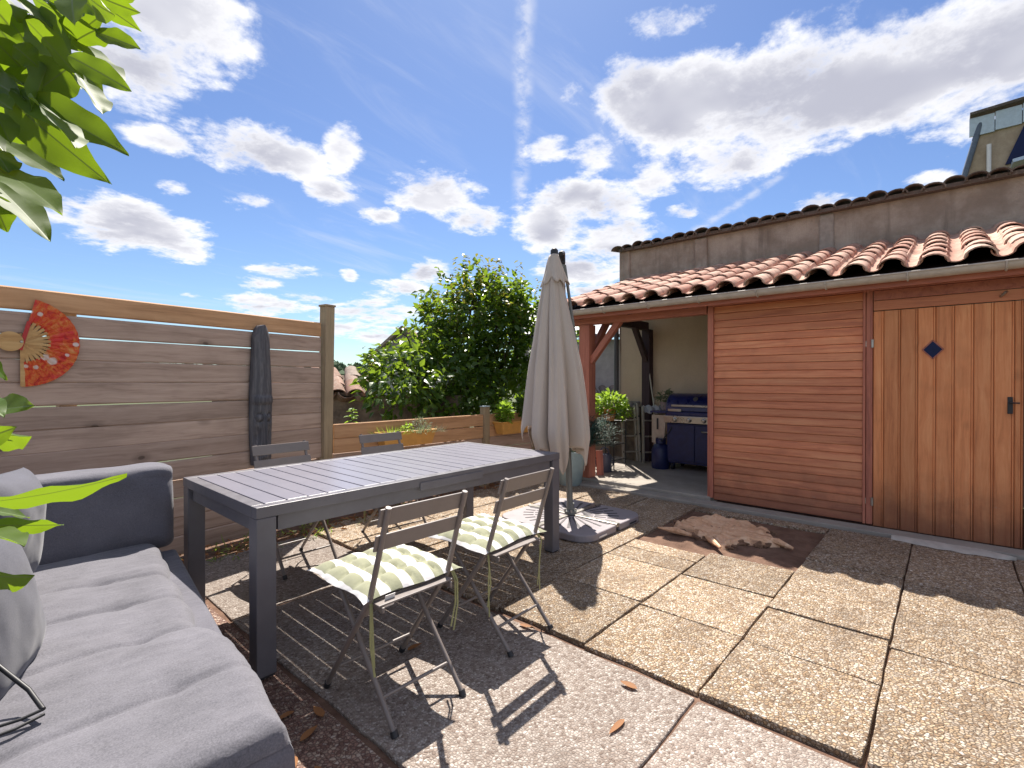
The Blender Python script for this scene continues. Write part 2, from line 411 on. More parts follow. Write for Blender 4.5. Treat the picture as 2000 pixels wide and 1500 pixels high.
M_soil = render_wall('soil', (.13, .075, .052), (.21, .128, .09), 8, .9, .2, 60)
M_slate = plain('slate', (.10, .13, .18), .5, 0, .2)
M_zinc = plain('zinc', (.42, .50, .58), .35, .5, .12)
M_black = plain('black_metal', (.012, .012, .014), .5)
M_navy = plain('grill_enamel', (.010, .015, .10), .32, 0, .2, spec=.6)
M_navy2 = plain('grill_cabinet', (.013, .020, .09), .45, 0, .2)
M_steel = plain('stainless', (.42, .40, .37), .32, .85, .06)
M_alu = plain('aluminium', (.46, .42, .36), .42, .55, .12)
M_terra = plain('terracotta', (.52, .215, .065), .75, 0, .15)
M_ochre = plain('ochre_plastic', (.62, .315, .075), .55, 0, .08)
M_bluepot = plain('blue_grey_plastic', (.33, .42, .42), .5, 0, .06)
M_can = plain('can_plastic', (.085, .09, .125), .45, 0, .1)
M_white = plain('white_plastic', (.72, .70, .68), .45, 0, .04)
M_rubber = plain('dark_plastic', (.022, .022, .026), .55)
M_slabgrey = plain('weight_plastic', (.27, .24, .255), .55, 0, .08, .2, 300)
M_umbmetal = plain('parasol_metal', (.17, .175, .165), .4, .2, .05)
M_glass_hole = plain('dark_glass_and_hole', (.012, .02, .07), .35, 0, .1, spec=.15)  # dark window glass, also the painted shade in the door's diamond opening
M_canvas = fabric('parasol_canvas', (.52, .445, .38), 700, .9, .04, .18)
M_sofa = fabric('sofa_light', (.150, .146, .165), 700, .95, .24, .22)
M_sofadk = fabric('sofa_dark', (.135, .132, .155), 700, .9, .2, .3)
M_pillow = fabric('pillow_grey', (.092, .093, .114), 700, .9, .16, .03)
M_bamboo = wood('bamboo', (.38, .20, .075), (.54, .32, .125), (.64, .42, .19), knots=False, var=.05)
M_string = plain('tie_string', (.30, .30, .14), .9)
M_leafA = leafmat('shrub_leaf', (.03, .08, .012), (.085, .15, .016), (.23, .35, .012), .55, .5)
M_rib = leafmat('leaf_midrib', (.10, .16, .03), (.12, .18, .04), (.14, .20, .02), .5, .3)
M_lilac = leafmat('lilac_leaf', (.022, .065, .012), (.065, .13, .018), (.28, .42, .03), .33, .42)
M_lilac2 = leafmat('lilac_leaf_olive', (.06, .07, .014), (.11, .12, .02), (.36, .34, .04), .35, .42)
M_herb = leafmat('herb_leaf', (.10, .19, .02), (.20, .32, .04), (.42, .62, .06), .45, .45)
M_greyherb = leafmat('grey_herb_leaf', (.12, .15, .09), (.22, .25, .16), (.25, .30, .15), .6, .35)
M_juniper = leafmat('juniper_needle', (.03, .07, .06), (.06, .12, .09), (.06, .14, .09), .6, .25)
M_dry = leafmat('dry_leaf', (.20, .075, .03), (.36, .17, .06), (.35, .15, .04), .7, .2)
M_bark = wood('bark', (.04, .03, .022), (.085, .065, .05), (.13, .10, .08), axis=2, knots=False, bump=.9)
M_forest = leafmat('forest_leaf', (.035, .07, .035), (.075, .12, .055), (.05, .08, .03), .9, .1)
M_terrain = plain('meadow', (.07, .09, .035), .95, 0, .3)

rng = random.Random(7)
# ================================================================== THE SETTING
def ground():
    mb = MB(); rings = [0, 4, 8, 12, 20, 35, 60, 100, 140, 170, 200, 240, 300, 420, 700, 1400]; n = 72
    def hz(r, a):
        if r <= 12: return -.055
        z = -.055 - 4.5*min(1, (r-12)/60)**1.2
        if r > 120:
            k = min(1, (r-120)/110); k = k*k*(3-2*k)
            z += k*(8.5 + 3.0*math.sin(a*3+1.0) + 1.5*math.sin(a*7))
        return z
    mb.v.append((2, 2, -.055))
    for r in rings[1:]:
        for j in range(n):
            a = 2*math.pi*j/n; mb.v.append((2 + r*math.cos(a), 2 + r*math.sin(a), hz(r, a)))
    for j in range(n): mb.f.append((0, 1+j, 1+(j+1) % n))
    for i in range(len(rings)-2):
        for j in range(n):
            a, b = 1+i*n+j, 1+i*n+(j+1) % n; mb.f.append((a, a+n, b+n, b))
    o = mb.build('ground', M_terrain, smooth=60); tag(o, 'rolling green ground reaching to the wooded hills', kind='structure')
    return hz
terrain_z = ground()
def soil_bed():
    mb = MB()
    def fn(u, v):
        x = -3 + u*9.5; y = -3 + v*8.6
        return (x, y, -.024 + .010*noise.noise(Vector((x*4, y*4, 0))))
    mb.grid(fn, 60, 55)
    tag(mb.build('soil_bed', M_soil, smooth=60), 'brown earth under and around the terrace slabs', kind='structure')
soil_bed()

# ---- terrace of washed-gravel slabs, each slab its own piece
P_gold = pebble('gravel_gold', [(0, (.20, .125, .07)), (.2, (.42, .285, .165)), (.45, (.56, .42, .27)), (.7, (.54, .45, .36)), (.88, (.70, .58, .43)), (1, (.78, .71, .62))], (.13, .09, .06), 72, tint=.18)
P_pink = pebble('gravel_pink', [(0, (.15, .108, .088)), (.25, (.28, .222, .185)), (.5, (.37, .32, .28)), (.75, (.46, .405, .36)), (1, (.58, .53, .48))], (.24, .195, .165), 84, .7)
P_red = pebble('gravel_red', [(0, (.13, .065, .05)), (.3, (.27, .15, .115)), (.6, (.38, .25, .19)), (.85, (.46, .35, .27)), (1, (.58, .48, .41))], (.11, .06, .05), 72)
terrace = empty('terrace'); tag(terrace, 'terrace paved with washed gravel concrete slabs', kind='structure')
slab_cache = {}
def slab(x0, x1, y0, y1, z, mat, gap=.0045, th=.05, crack=False):
    rr = rng
    x0 += gap; x1 -= gap; y0 += gap; y1 -= gap
    w, h = x1-x0, y1-y0
    if w <= .02 or h <= .02: return
    # slightly chipped outline
    pts = []
    def edge(ax, ay, bx, by):
        L = math.hypot(bx-ax, by-ay); n = max(2, int(L/.12))
        for i in range(n):
            t = i/n; j = .0035 if 0 < i else .006
            pts.append((ax+(bx-ax)*t + rr.uniform(-j, j), ay+(by-ay)*t + rr.uniform(-j, j)))
    edge(-w/2, -h/2, w/2, -h/2); edge(w/2, -h/2, w/2, h/2); edge(w/2, h/2, -w/2, h/2); edge(-w/2, h/2, -w/2, -h/2)
    mb = MB().prism(pts, th, (0, 0, -th))
    o = mb.build('slab', mat, terrace, ((x0+x1)/2, (y0+y1)/2, z + rr.uniform(-.0035, .0035)), (rr.uniform(-.0035, .0035), rr.uniform(-.0035, .0035), rr.uniform(-.003, .003)), bevel=.006, segs=2)
yb = [-2.07, -1.5, -.93, -.36, .207, .775, 1.345, 1.93, 2.5, 3.07, 3.64, 4.22]
rows = {4: [2.05, 2.62, 3.10, 4.12, 5.13], 5: [2.05, 2.65, 3.25, 3.80], 6: [2.06, 2.67, 3.27, 3.52, 3.72], 7: [2.05, 3.28, 4.2, 5.14], 8: [2.05, 2.9, 3.9, 4.6, 5.15], 3: [2.05, 3.02, 4.10, 5.13]}
for i in range(len(yb)-1):
    xs = rows.get(i, [2.05, 3.0 + .1*(i % 2), 4.08, 5.14])
    for a, b in zip(xs, xs[1:]): slab(a, b, yb[i], yb[i+1], 0, P_gold)
slab(4.97, 5.14, .775, 1.93, -.004, P_gold)
yp = [-2.4, -1.4, -.36, .775, 1.90, 2.95, 4.10]
for i in range(len(yp)-1): slab(1.0, 2.03, yp[i], yp[i+1], -.014, P_pink, .004)
for i in range(len(yp)-1):
    slab(-.02, .985, yp[i]+.25, yp[i+1]+.25 if i < 5 else 4.02, -.012, P_red, .006)
    slab(-1.05, -.035, yp[i]+.25, yp[i+1]+.25 if i < 5 else 3.95, -.012, P_red, .006)

def dirt_patch():
    mb = MB()
    def fn(u, v):
        x = 3.70 + u*1.30; y = .76 + v*1.20
        e = min(u, 1-u, v, 1-v)
        return (x, y, -.03 + .022*min(1, e*6) + .014*noise.noise(Vector((x*7, y*7, 1))))
    mb.grid(fn, 40, 38)
    tag(mb.build('earth_patch', M_soil, smooth=70), 'bare brown earth round the cut tree stump', kind='structure')
dirt_patch()

def box_obj(name, x0, x1, y0, y1, z0, z1, mat, parent=None, bevel=.004):
    c = ((x0+x1)/2, (y0+y1)/2, (z0+z1)/2)
    return MB().box((0, 0, 0), (x1-x0, y1-y0, z1-z0)).build(name, mat, parent, c, bevel=bevel)
o = box_obj('kerb', 5.155, 5.335, -2.2, 4.1, -.05, .028, M_conc, bevel=.01); tag(o, 'low concrete kerb along the foot of the shed', kind='structure')
o = box_obj('carport_floor', 5.345, 7.24, 1.9, 4.15, -.05, .062, M_conc, bevel=.012); tag(o, 'grey concrete floor slab under the open end of the shed', kind='structure')
def smear():
    mb = MB(); n = 40; top = []; 
    for i in range(n):
        t = i/(n-1); y = .34 - t*.72
        w = .055*math.sin(math.pi*min(1, t*1.02+.02))**.4*(1+.5*noise.noise(Vector((t*9, 0, 3))))
        x = 5.10 - t*.03 + .02*noise.noise(Vector((t*6, 5, 0)))
        top.append((x, y, w))
    for x, y, w in top: mb.v += [(x-w, y, .004), (x-w*.4, y, .022), (x+w*.4, y, .030), (x+w, y, .030)]
    for i in range(n-1):
        for j in range(3): a = i*4+j; mb.f.append((a, a+1, a+5, a+4))
    tag(mb.build('cement_fillet', plain('pale_cement', (.46, .42, .37), .9, 0, .12, .3, 60), smooth=60), 'pale cement smeared along the kerb in front of the plank door', kind='structure')
smear()

# ================================================================== THE SHED
def plank_mesh(L, Hh, T, name='plank'):
    return MB().box((0, 0, 0), (L, T, Hh)).mesh(name)
def tile_mesh(L=.43, r0=.097, r1=.084, th=.013, n=8, arc=1.0):
    mb = MB(); k = 0
    for e, (x, r) in enumerate(((0, r0), (L*.5, (r0+r1)/2), (L, r1))):
        for rr in (r, r-th):
            for j in range(n+1):
                a = math.pi*(1-arc)/2 + math.pi*arc*j/n
                mb.v.append((x, math.cos(a)*rr, math.sin(a)*rr*.78))
    w = n+1
    for e in range(2):
        o_, i_ = e*2*w, e*2*w+w; o2, i2 = o_+2*w, i_+2*w
        for j in range(n):
            mb.f.append((o_+j, o2+j, o2+j+1, o_+j+1)); mb.f.append((i_+j, i_+j+1, i2+j+1, i2+j))
        mb.f.append((o_, i_, i2, o2)); mb.f.append((o_+n, o2+n, i2+n, i_+n))
    for j in range(n):
        mb.f.append((j, j+1, w+j+1, w+j)); q = 4*w; mb.f.append((q+j, q+w+j, q+w+j+1, q+j+1))
    return mb.mesh('tile', 40)
TILE = tile_mesh(); TILE.materials.append(M_tile)
shed = empty('garden_shed', (5.4, 1.0, 0))
tag(shed, 'timber garden shed with terracotta tiled roof and open carport end', 'shed')
def S(o):   # keep world placement while parenting to the shed
    o.parent = shed; o.location = Vector(o.location) - Vector(shed.location); return o
PX = 5.40
# wall of horizontal boards
panel = S(empty('board_wall', (PX, 1.22, 0)))
nb = 27; zb0, zb1 = .035, 2.10; bh = (zb1-zb0)/nb
pm = None
def board_mesh(L, h, T):   # shiplap: lower edge stands prouder than the top edge
    mb = MB(); x = L/2
    prof = [(T/2, -h/2), (-T/2-.004, -h/2), (-T/2-.0045, -h/2+.010), (-T/2+.006, h/2-.004), (-T/2+.012, h/2), (T/2, h/2)]
    n = len(prof)
    for s_ in (-x, x): mb.v += [(s_, y, z) for y, z in prof]
    mb.f += [tuple(range(n)), tuple(reversed(range(n, 2*n)))] + [(i, n+i, n+(i+1) % n, (i+1) % n) for i in range(n)]
    return mb.mesh('plank')
bm_ = board_mesh(1.305, bh-.0015, .022); bm_.materials.append(M_shed)
for i in range(nb):
    o = link('plank', bm_, None, panel, (rng.uniform(-.0015, .0015), 0, zb0 + (i+.5)*bh), (0, rng.uniform(-.0012, .0012), R(-90)))
S(box_obj('backing_board', PX+.012, PX+.03, .55, 1.88, .02, 2.1, M_darkpost))
S(box_obj('corner_post', PX-.035, PX+.06, 1.875, 1.935, .05, 2.10, M_beamz))
S(box_obj('door_post', PX-.030, PX+.05, .545, .565, .03, 2.13, M_beamz))
S(box_obj('door_post', PX-.022, PX+.05, .495, .542, .03, 2.13, M_beamz))
S(box_obj('door_post', PX-.030, PX+.05, -.55, -.445, .03, 2.13, M_beamz))
# boards over the door
hd = S(empty('door_header', (PX, -.2, 1.93)))
for k, (za, zb_) in enumerate(((1.925, 2.012), (2.014, 2.099))):
    me = plank_mesh(1.75, zb_-za-.002, .022); me.materials.append(M_beam if k else M_shed)
    link('plank', me, None, hd, (-.006*k, -.185, (za+zb_)/2-1.93), (0, 0, R(-90)), .003)
me = plank_mesh(.9, 1.9, .022); me.materials.append(M_shed)
S(link('side_board', me, None, None, (PX, -1.0, .98), (0, 0, R(-90))))
# the plank door
door = S(empty('door', (PX, .49, .035)))
widths = [.075, .115, .115, .115, .115, .115, .115, .115, .05]
y = .492; zc = .97; hgt = 1.895
for i, w in enumerate(widths):
    mb = MB(); T = .026; g = .006
    # tongue-and-groove board with a bead along one edge
    prof = [(-w/2+.001, T/2), (-w/2+.001, -T/2+.007), (-w/2+.007, -T/2), (w/2-.017, -T/2), (w/2-.014, -T/2+.007), (w/2-.012, -T/2+.001), (w/2-.004, -T/2+.001), (w/2-.001, -T/2+.007), (w/2-.001, T/2)]
    n = len(prof)
    for s_ in (-hgt/2, hgt/2): mb.v += [(a, b, s_) for a, b in prof]
    mb.f += [tuple(range(n)), tuple(reversed(range(n, 2*n)))] + [(q, n+q, n+(q+1) % n, (q+1) % n) for q in range(n)]
    mb.build('plank', M_door, door, (rng.uniform(-.001, .001), y-w/2-.49, zc-.035), (0, 0, R(-90)))
    y -= w
def door_bits():
    # diamond spy window: dark sheet painted as the shade inside its opening
    yc, zc_, q = .09-.49, 1.565-.035, .078
    opening = MB().prism([(0, -q), (q*.86, 0), (0, q), (-q*.86, 0)], .004, (0, 0, 0)).build('opening_shade', M_glass_hole, door, (-.016, yc, zc_), (R(90), 0, R(-90)))
    mb = MB()
    for a, b in (((0, -q), (q*.86, 0)), ((q*.86, 0), (0, q)), ((0, q), (-q*.86, 0)), ((-q*.86, 0), (0, -q))):
        mb.bar((0, a[0], a[1]), (0, b[0], b[1]), .010, .010, (1, 0, 0))
    mb.build('window_frame', M_beamz, door, (-.017, yc, zc_))
    for z in (1.60, .20):
        hb = MB().tube([(0, 0, -.035), (0, 0, .035)], .011, 10).box((.008, .03, 0), (.006, .05, .05))
        hb.build('hinge', M_steel, door, (-.026, .006, z), smooth=40)
    MB().box((0, 0, 0), (.006, .03, .13)).build('latch_plate', M_rubber, door, (-.018, -.855, 1.08), bevel=.002)
    MB().tube([(0, 0, 0), (-.03, 0, 0), (-.035, -.05, 0)], .006, 8).build('handle', M_rubber, door, (-.02, -.855, 1.10), smooth=50)
    MB().tube([(0, 0, 0), (-.03, -.015, .015), (-.045, -.03, .03)], .010, 8).build('door_catch', M_steel, door, (-.02, -.80, 1.925), smooth=50)
door_bits()
# open end: posts, beams, braces
S(MB().box((0, 0, 0), (.155, .155, 1.965)).build('post', M_beamz, None, (5.43, 3.5, 1.045), bevel=.006))
S(MB().box((0, 0, 0), (.13, .13, 2.05)).build('post', M_darkpost, None, (7.14, 3.5, 1.08), bevel=.006))
S(MB().box((0, 0, 0), (.12, 1.93, .20)).build('front_beam', M_beam, None, (5.42, 2.91, 2.13), bevel=.006))
S(MB().box((0, 0, 0), (.06, 3.3, .10)).build('top_trim', M_beam, None, (5.395, .28, 2.151), bevel=.006))
S(MB().box((0, 0, 0), (1.6, .10, .12)).build('tie_beam', M_darkpost, None, (6.29, 3.5, 2.15), bevel=.006))
S(MB().box((0, 0, 0), (.10, 5.4, .14)).build('wall_plate', M_darkpost, None, (7.17, 1.2, 2.70), bevel=.006))
for a, b, m in (((5.43, 3.44, 1.55), (5.43, 3.02, 2.06), M_beamz), ((5.50, 3.5, 1.62), (5.92, 3.5, 2.11), M_beamz), ((7.10, 3.5, 1.62), (6.72, 3.5, 2.11), M_darkpost)):
    a, b = Vector(a), Vector(b); L = (b-a).length
    o = MB().box((0, 0, 0), (.075, .075, L)).build('brace', m, None, tuple((a+b)/2), (b-a).to_track_quat('Z', 'Y').to_euler(), bevel=.005); S(o)
S(MB().prism([(5.47, .05), (7.2, .05), (7.2, 2.70), (5.47, 2.20)], .03, (0, 0, 0), (R(90), 0, 0)).build('partition_wall', M_darkpost, None, (0, 1.87, 0)))
for yy in (3.42, 2.75, 2.1):
    o = MB().box((0, 0, 0), (2.25, .06, .09)).build('rafter', M_darkpost, None, (6.22, yy, 2.455), (0, -R(17.4), 0)); S(o)
# roof
slope = R(17.4); ex, ez = 5.03, 2.182
roof = S(empty('roof', (ex, 3.85, ez)))
du = Vector((math.cos(slope), 0, math.sin(slope))); dn = Vector((-math.sin(slope), 0, math.cos(slope)))
o = MB().box((0, 0, 0), (2.32, 5.15, .022)).build('roof_deck', M_darkpost, roof, tuple(du*1.19 - dn*.03 + Vector((0, -2.56, 0))), (0, -slope, 0))
pitch = .26; expo = 2.33/7
for c in range(21):
    for r_ in range(7):
        jy = rng.uniform(-.006, .006)
        p = du*(r_*expo + .05) + dn*.070 + Vector((0, -c*pitch - .001 + jy, 0))
        o = link('tile', TILE, None, roof, tuple(p), (math.pi, -slope, rng.uniform(-.012, .012))); o.scale = (1, .72, .72)
for c in range(20):
    oy = rng.uniform(-.008, .008)
    for r_ in range(7):
        p = du*(r_*expo + rng.uniform(-.012, .012)) + dn*(.040 + rng.uniform(-.006, .006)) + Vector((0, -(c+.5)*pitch + oy + rng.uniform(-.007, .007), 0))
        link('tile', TILE, None, roof, tuple(p), (rng.uniform(-.03, .03), -slope + R(1.4) + rng.uniform(-.012, .012), rng.uniform(-.02, .02)))
# gutter
gut = S(empty('gutter', (5.075, 1.2, 2.17)))
def gutter():
    mb = MB(); n = 10; L = 5.3; ys = [3.87-1.2, 3.87-1.2-L]
    for yv in ys:
        for rr in (.055, .051):
            for j in range(n+1):
                a = math.pi + math.pi*j/n; mb.v.append((math.cos(a)*rr, yv, math.sin(a)*rr))
    w = n+1
    for j in range(n):
        mb.f.append((j, j+1, 2*w+j+1, 2*w+j)); mb.f.append((w+j, 3*w+j, 3*w+j+1, w+j+1))
    for b in (0, 2*w):
        mb.f.append(tuple(range(b, b+w)) if b else tuple(reversed(range(b, b+w))))
    mb.f += [(0, w, 3*w, 2*w), (n, 2*w+n, 3*w+n, w+n)]
    mb.build('trough', M_gutter, gut, smooth=50)
    MB().tube([(-.055, 2.67, .0), (-.055, -2.63, .0)], .008, 8).build('rim', M_gutter, gut, smooth=60)
    for k in range(10):
        yv = 2.4 - k*.56
        b = MB()
        pts = [(math.cos(math.pi + math.pi*j/8)*.060, yv, math.sin(math.pi + math.pi*j/8)*.060) for j in range(9)]
        for p, q in zip(pts, pts[1:]): b.bar(p, q, .035, .004, (0, 1, 0)) if False else b.tube([p, q], .007, 6)
        b.build('bracket', M_gutter, gut, smooth=60)
    for yv in ():
        b = MB(); n2 = 12
        b.tube([(0, yv-.05, 0), (0, yv+.05, 0)], .0605, 20); b.build('union_joint', M_gutter, gut, (0, 0, -.004), smooth=50)
gutter()
S(box_obj('fascia_board', 5.135, 5.158, -1.3, 3.85, 2.08, 2.165, M_beam))

# ================================================================== WALLS AND BUILDINGS ROUND ABOUT
wall = empty('parapet_wall', (7.4, 1.0, 0)); tag(wall, 'tall old rendered wall with dark tile coping rising behind the shed roof', 'wall')
def W(o, par=None): par = par or wall; o.parent = par; o.location = Vector(o.location) - Vector(par.location); return o
def wall_body():
    mb = MB()
    def fn(u, v):
        y = 4.03 - u*7.0; z = v*3.44
        return (7.27 + .02*noise.noise(Vector((y*1.2, z*1.2, 0))), y, z)
    mb.grid(fn, 70, 36)
    k = len(mb.v)
    mb.box((7.42, .53, 1.71), (.24, 6.99, 3.42))
    W(mb.build('wall_body', M_wall, smooth=60))
wall_body()
W(box_obj('painted_face', 7.215, 7.245, 1.9, 4.0, .05, 2.78, M_beige))
W(box_obj('pilaster', 7.225, 7.30, 2.62, 2.80, 2.7, 3.40, M_wall, bevel=.02))
W(box_obj('pilaster', 7.235, 7.30, 1.06, 1.22, 2.8, 3.40, plain('pale_patch', (.34, .29, .25), .9, 0, .15), bevel=.02))
W(box_obj('end_quoin', 7.225, 7.53, 3.86, 4.045, 0, 3.43, M_wall, bevel=.02))
W(MB().tube([(7.17, 4.06, 0), (7.17, 4.06, 2.85)], .04, 10).build('downpipe', plain('dark_zinc', (.10, .095, .105), .5), smooth=50))
COP = tile_mesh(.42, .115, .10, .016); COP.materials.append(M_coping)
for i in range(41):
    yv = 4.02 - i*.17
    link('tile', COP, None, wall, (7.13-7.4 + rng.uniform(-.02, .02), yv-1.0 + rng.uniform(-.01, .01), 3.425 + (.0 if i % 2 else .012) + rng.uniform(-.012, .012)), (rng.uniform(-.08, .08), R(-6), rng.uniform(-.10, .10))).scale = (1, rng.uniform(.85, 1.05), .85)
W(box_obj('coping_bed', 7.17, 7.55, -2.9, 4.02, 3.41, 3.455, M_coping))

tower = empty('stone_house', (13.3, -1, 0)); tag(tower, 'tall stone house with zinc roof edge looming above the parapet wall', 'house')
def tower_house():
    def T(o): return W(o, tower)
    X0, Y0 = 13.07, -.36
    hs = render_wall('house_stone', (.36, .28, .20), (.46, .37, .27), 4, .8, .3, 20)
    T(MB().prism([(0, 0), (-5.5, 0), (-5.5, 6.9), (-.12, 6.25), (0.16, 5.2)], 4.5, (0, 0, 0), (R(90), 0, R(90))).build('wall', hs, None, (X0, Y0, 0)))
    for i in range(9):      # the zinc edge, one sheet after another
        y_ = Y0 - .02 - i*.36
        T(MB().box((0, 0, 0), (.05, .35, .34)).build('zinc_sheet', M_zinc, None, (X0-.05, y_-.1, 6.20 + i*.02), (0, R(-8), 0), bevel=.004))
    T(MB().box((0, 0, 0), (.40, 3.5, .05)).build('roof_edge', M_coping, None, (X0-.02, Y0-1.7, 6.42 + .08), (R(-3), 0, 0)))
    T(MB().prism([(-.66, 5.36), (-.98, 5.36), (-.98, 6.0), (-.90, 6.0)], .04, (0, 0, 0), (R(90), 0, R(90))).build('window', M_glass_hole, None, (X0-.05, Y0+.22, 0)))
    T(MB().tube([(X0-.06, Y0-.22, 5.2), (X0-.06, Y0-.22, 5.80)], .035, 10).build('vent_pipe', M_white, smooth=50))
    T(MB().tube([(X0-.04, Y0+.17, 5.1), (X0-.04, Y0-.10, 6.25)], .05, 8).build('verge_strip', M_slate, smooth=50))
    T(MB().box((0, 0, 0), (.5, 2.2, .06)).build('lower_roof_edge', M_zinc, None, (X0-.3, Y0-1.6, 5.36), (R(-6), 0, 0)))
tower_house()

gh = empty('gable_house', (15.2, 20.5, -4)); tag(gh, 'distant house gable with dark attic window behind the lilac', 'house')
def gable():
    A = Vector((15.1, 20.7, 0)); d = Vector((.664, -.748, 0)); rz = math.atan2(d.y, d.x)
    W(MB().prism([(-1.6, -4), (1.6, -4), (1.6, 2.6), (0, 4.05), (-1.6, 2.6)], 6, (0, 0, 0), (R(90), 0, 0)).build('wall', M_stone, None, (A.x, A.y, 0), (0, 0, rz)), gh) if False else None
    nrm = Vector((.749, .663, 0))
    W(MB().prism([(-1.5, -4), (1.5, -4), (1.5, 2.55), (0, 3.9), (-1.5, 2.55)], -6, (0, 0, 0), (R(90), 0, 0)).build('wall', M_greywall, None, (A.x, A.y, 0), (0, 0, rz)), gh)
    for s_ in (-1, 1):
        c = A + d*(s_*.86) + nrm*2.7
        W(MB().box((0, 0, 0), (2.35, 6.4, .12)).build('roof_side', M_tile_old, None, (c.x, c.y, 3.26), (0, s_*R(42), rz)), gh)
    W(MB().prism([(-.45, 0), (.45, 0), (.45, .55), (0, 1.0), (-.45, .55)], .08, (0, 0, 0), (R(90), 0, 0)).build('window', M_glass_hole, None, (A.x-.06, A.y-.05, 2.1), (0, 0, rz)), gh)
gable()

gw = empty('grey_house', (12.2, 7.4, -1)); tag(gw, 'grey rendered house with slate roof seen through the open carport end', 'house')
def greyhouse():
    d = Vector((.664, -.748, 0)); rz = math.atan2(d.y, d.x); A = Vector((12.25, 7.3, 0))
    W(MB().box((0, 1.5, .7), (5.0, 3.0, 3.6)).build('wall', M_greywall, None, (A.x, A.y, 0), (0, 0, rz)), gw)
    W(MB().box((0, 1.2, 0), (5.3, 3.4, .1)).build('roof', M_slate, None, (A.x, A.y, 2.75), (R(22), 0, rz)), gw)
greyhouse()
lw = empty('low_tiled_wall', (11.3, 6.8, -1)); tag(lw, 'low wall capped with wavy tiles in front of the grey house', 'wall')
def lowtiled():
    d = Vector((.664, -.748, 0)); rz = math.atan2(d.y, d.x); A = Vector((11.3, 6.85, 0))
    W(MB().box((0, 0, 0), (4, .25, 2.0)).build('wall_body', M_stone, None, (A.x, A.y, .0), (0, 0, rz)), lw)
    for i in range(14):
        p = A + d*(-1.9+i*.28) + Vector((-.749, -.663, 0))*.2
        link('tile', COP, None, lw, (p.x-11.3, p.y-6.8, 2.0), (0, R(-18), rz+R(90)))
lowtiled()

nw = empty('tiled_garden_wall', (3.7, 6.7, -.05)); tag(nw, 'rough stone wall topped with weathered terracotta tiles beyond the fence', 'wall')
def neighbour_wall():
    A = Vector((3.75, 6.7, 0)); d = Vector((.664, -.748, 0)); rz = math.atan2(d.y, d.x); tow = Vector((-.749, -.663, 0))
    mb = MB()
    def fn(u, v):
        return (-1.8 + u*3.6, -.15 - .02*noise.noise(Vector((u*20, v*8, 0))), -.1 + v*1.2)
    mb.grid(fn, 50, 18); mb.box((0, .05, .47), (3.58, .30, 1.17))
    W(mb.build('wall_body', M_stone, None, (A.x, A.y, 0), (0, 0, rz), smooth=70), nw)
    OT = tile_mesh(.40, .125, .10, .018); OT.materials.append(M_tile_old)
    for i in range(8):
        for r_ in range(3):
            p = A + d*(-1.7 + i*.27 + rng.uniform(-.012, .012)) + tow*(.27 - r_*.25) + d*(.13 - r_*.10)
            link('tile', OT, None, nw, (p.x-3.7, p.y-6.7, 1.10 + r_*.105 + .05 + rng.uniform(-.008, .008)), (rng.uniform(-.05, .05), R(-24), rz+R(90)+R(28)+rng.uniform(-.05, .05)))
            p2 = p + d*.135
            link('tile', OT, None, nw, (p2.x-3.7, p2.y-6.7, 1.10 + r_*.105 + .10), (math.pi, R(22), rz+R(90)+R(28)))
    W(MB().box((0, .12, 0), (2.2, .7, .05)).build('tile_bed', M_stone, None, (A.x-.45, A.y+.5, 1.20), (R(22), 0, rz)), nw)
neighbour_wall()

# ================================================================== FENCES
FP = Vector((2.335, 4.485, 0)); FD = Vector((.9887, .15, 0)); FN = Vector((.15, -.9887, 0)); FRZ = math.atan2(FD.y, FD.x)
fence = empty('tall_fence', (FP.x, FP.y, -.05), FRZ); tag(fence, 'tall weathered board fence with a newer pale top board', 'fence')
Lf = 3.62; bhz = .1435
for i in range(13):
    zt = 1.862 - i*bhz
    low = i >= 9
    mb = MB(); n = 14; L2 = Lf/2; hh = bhz - (.010 if i in (0, 1) else .0012)
    bow = rng.uniform(-.004, .004); th = .027
    for k in range(n+1):
        x = -L2 + Lf*k/n; b = bow*math.cos(math.pi*x/Lf) + rng.uniform(-.0008, .0008); e = rng.uniform(-.0012, .0012)
        mb.v += [(x, -th/2, -hh/2+b+e), (x, th/2, -hh/2+b+e), (x, th/2, hh/2+b+e), (x, -th/2, hh/2+b+e)]
    for k in range(n):
        a = k*4
        for j in range(4): mb.f.append((a+j, a+(j+1) % 4, a+4+(j+1) % 4, a+4+j))
    mb.f += [(3, 2, 1, 0), tuple(n*4+j for j in range(4))]
    o = mb.build('board', M_fence_new if i == 0 else M_fence, fence, (-Lf/2 - .03, (.032 if low else 0) + rng.uniform(-.003, .003), zt - hh/2 + .05 + (.0 if not low else -.004)), (rng.uniform(-.012, .012), rng.uniform(-.0015, .0015), 0), bevel=.008, segs=1)
for s_ in (0.0, -1.87, -3.7):
    if s_ == 0: MB().box((0, 0, 0), (.10, .10, 2.07)).build('post', M_post, fence, (0.02, -.005, 1.035), (0, R(1.2), 0), bevel=.008); MB().box((0, 0, 0), (.115, .115, .02)).build('post_cap', M_post, fence, (.04, -.005, 2.078), bevel=.004)
    else: MB().box((0, 0, 0), (.09, .07, 1.9)).build('post', M_post, fence, (s_, .085, .95), bevel=.006)

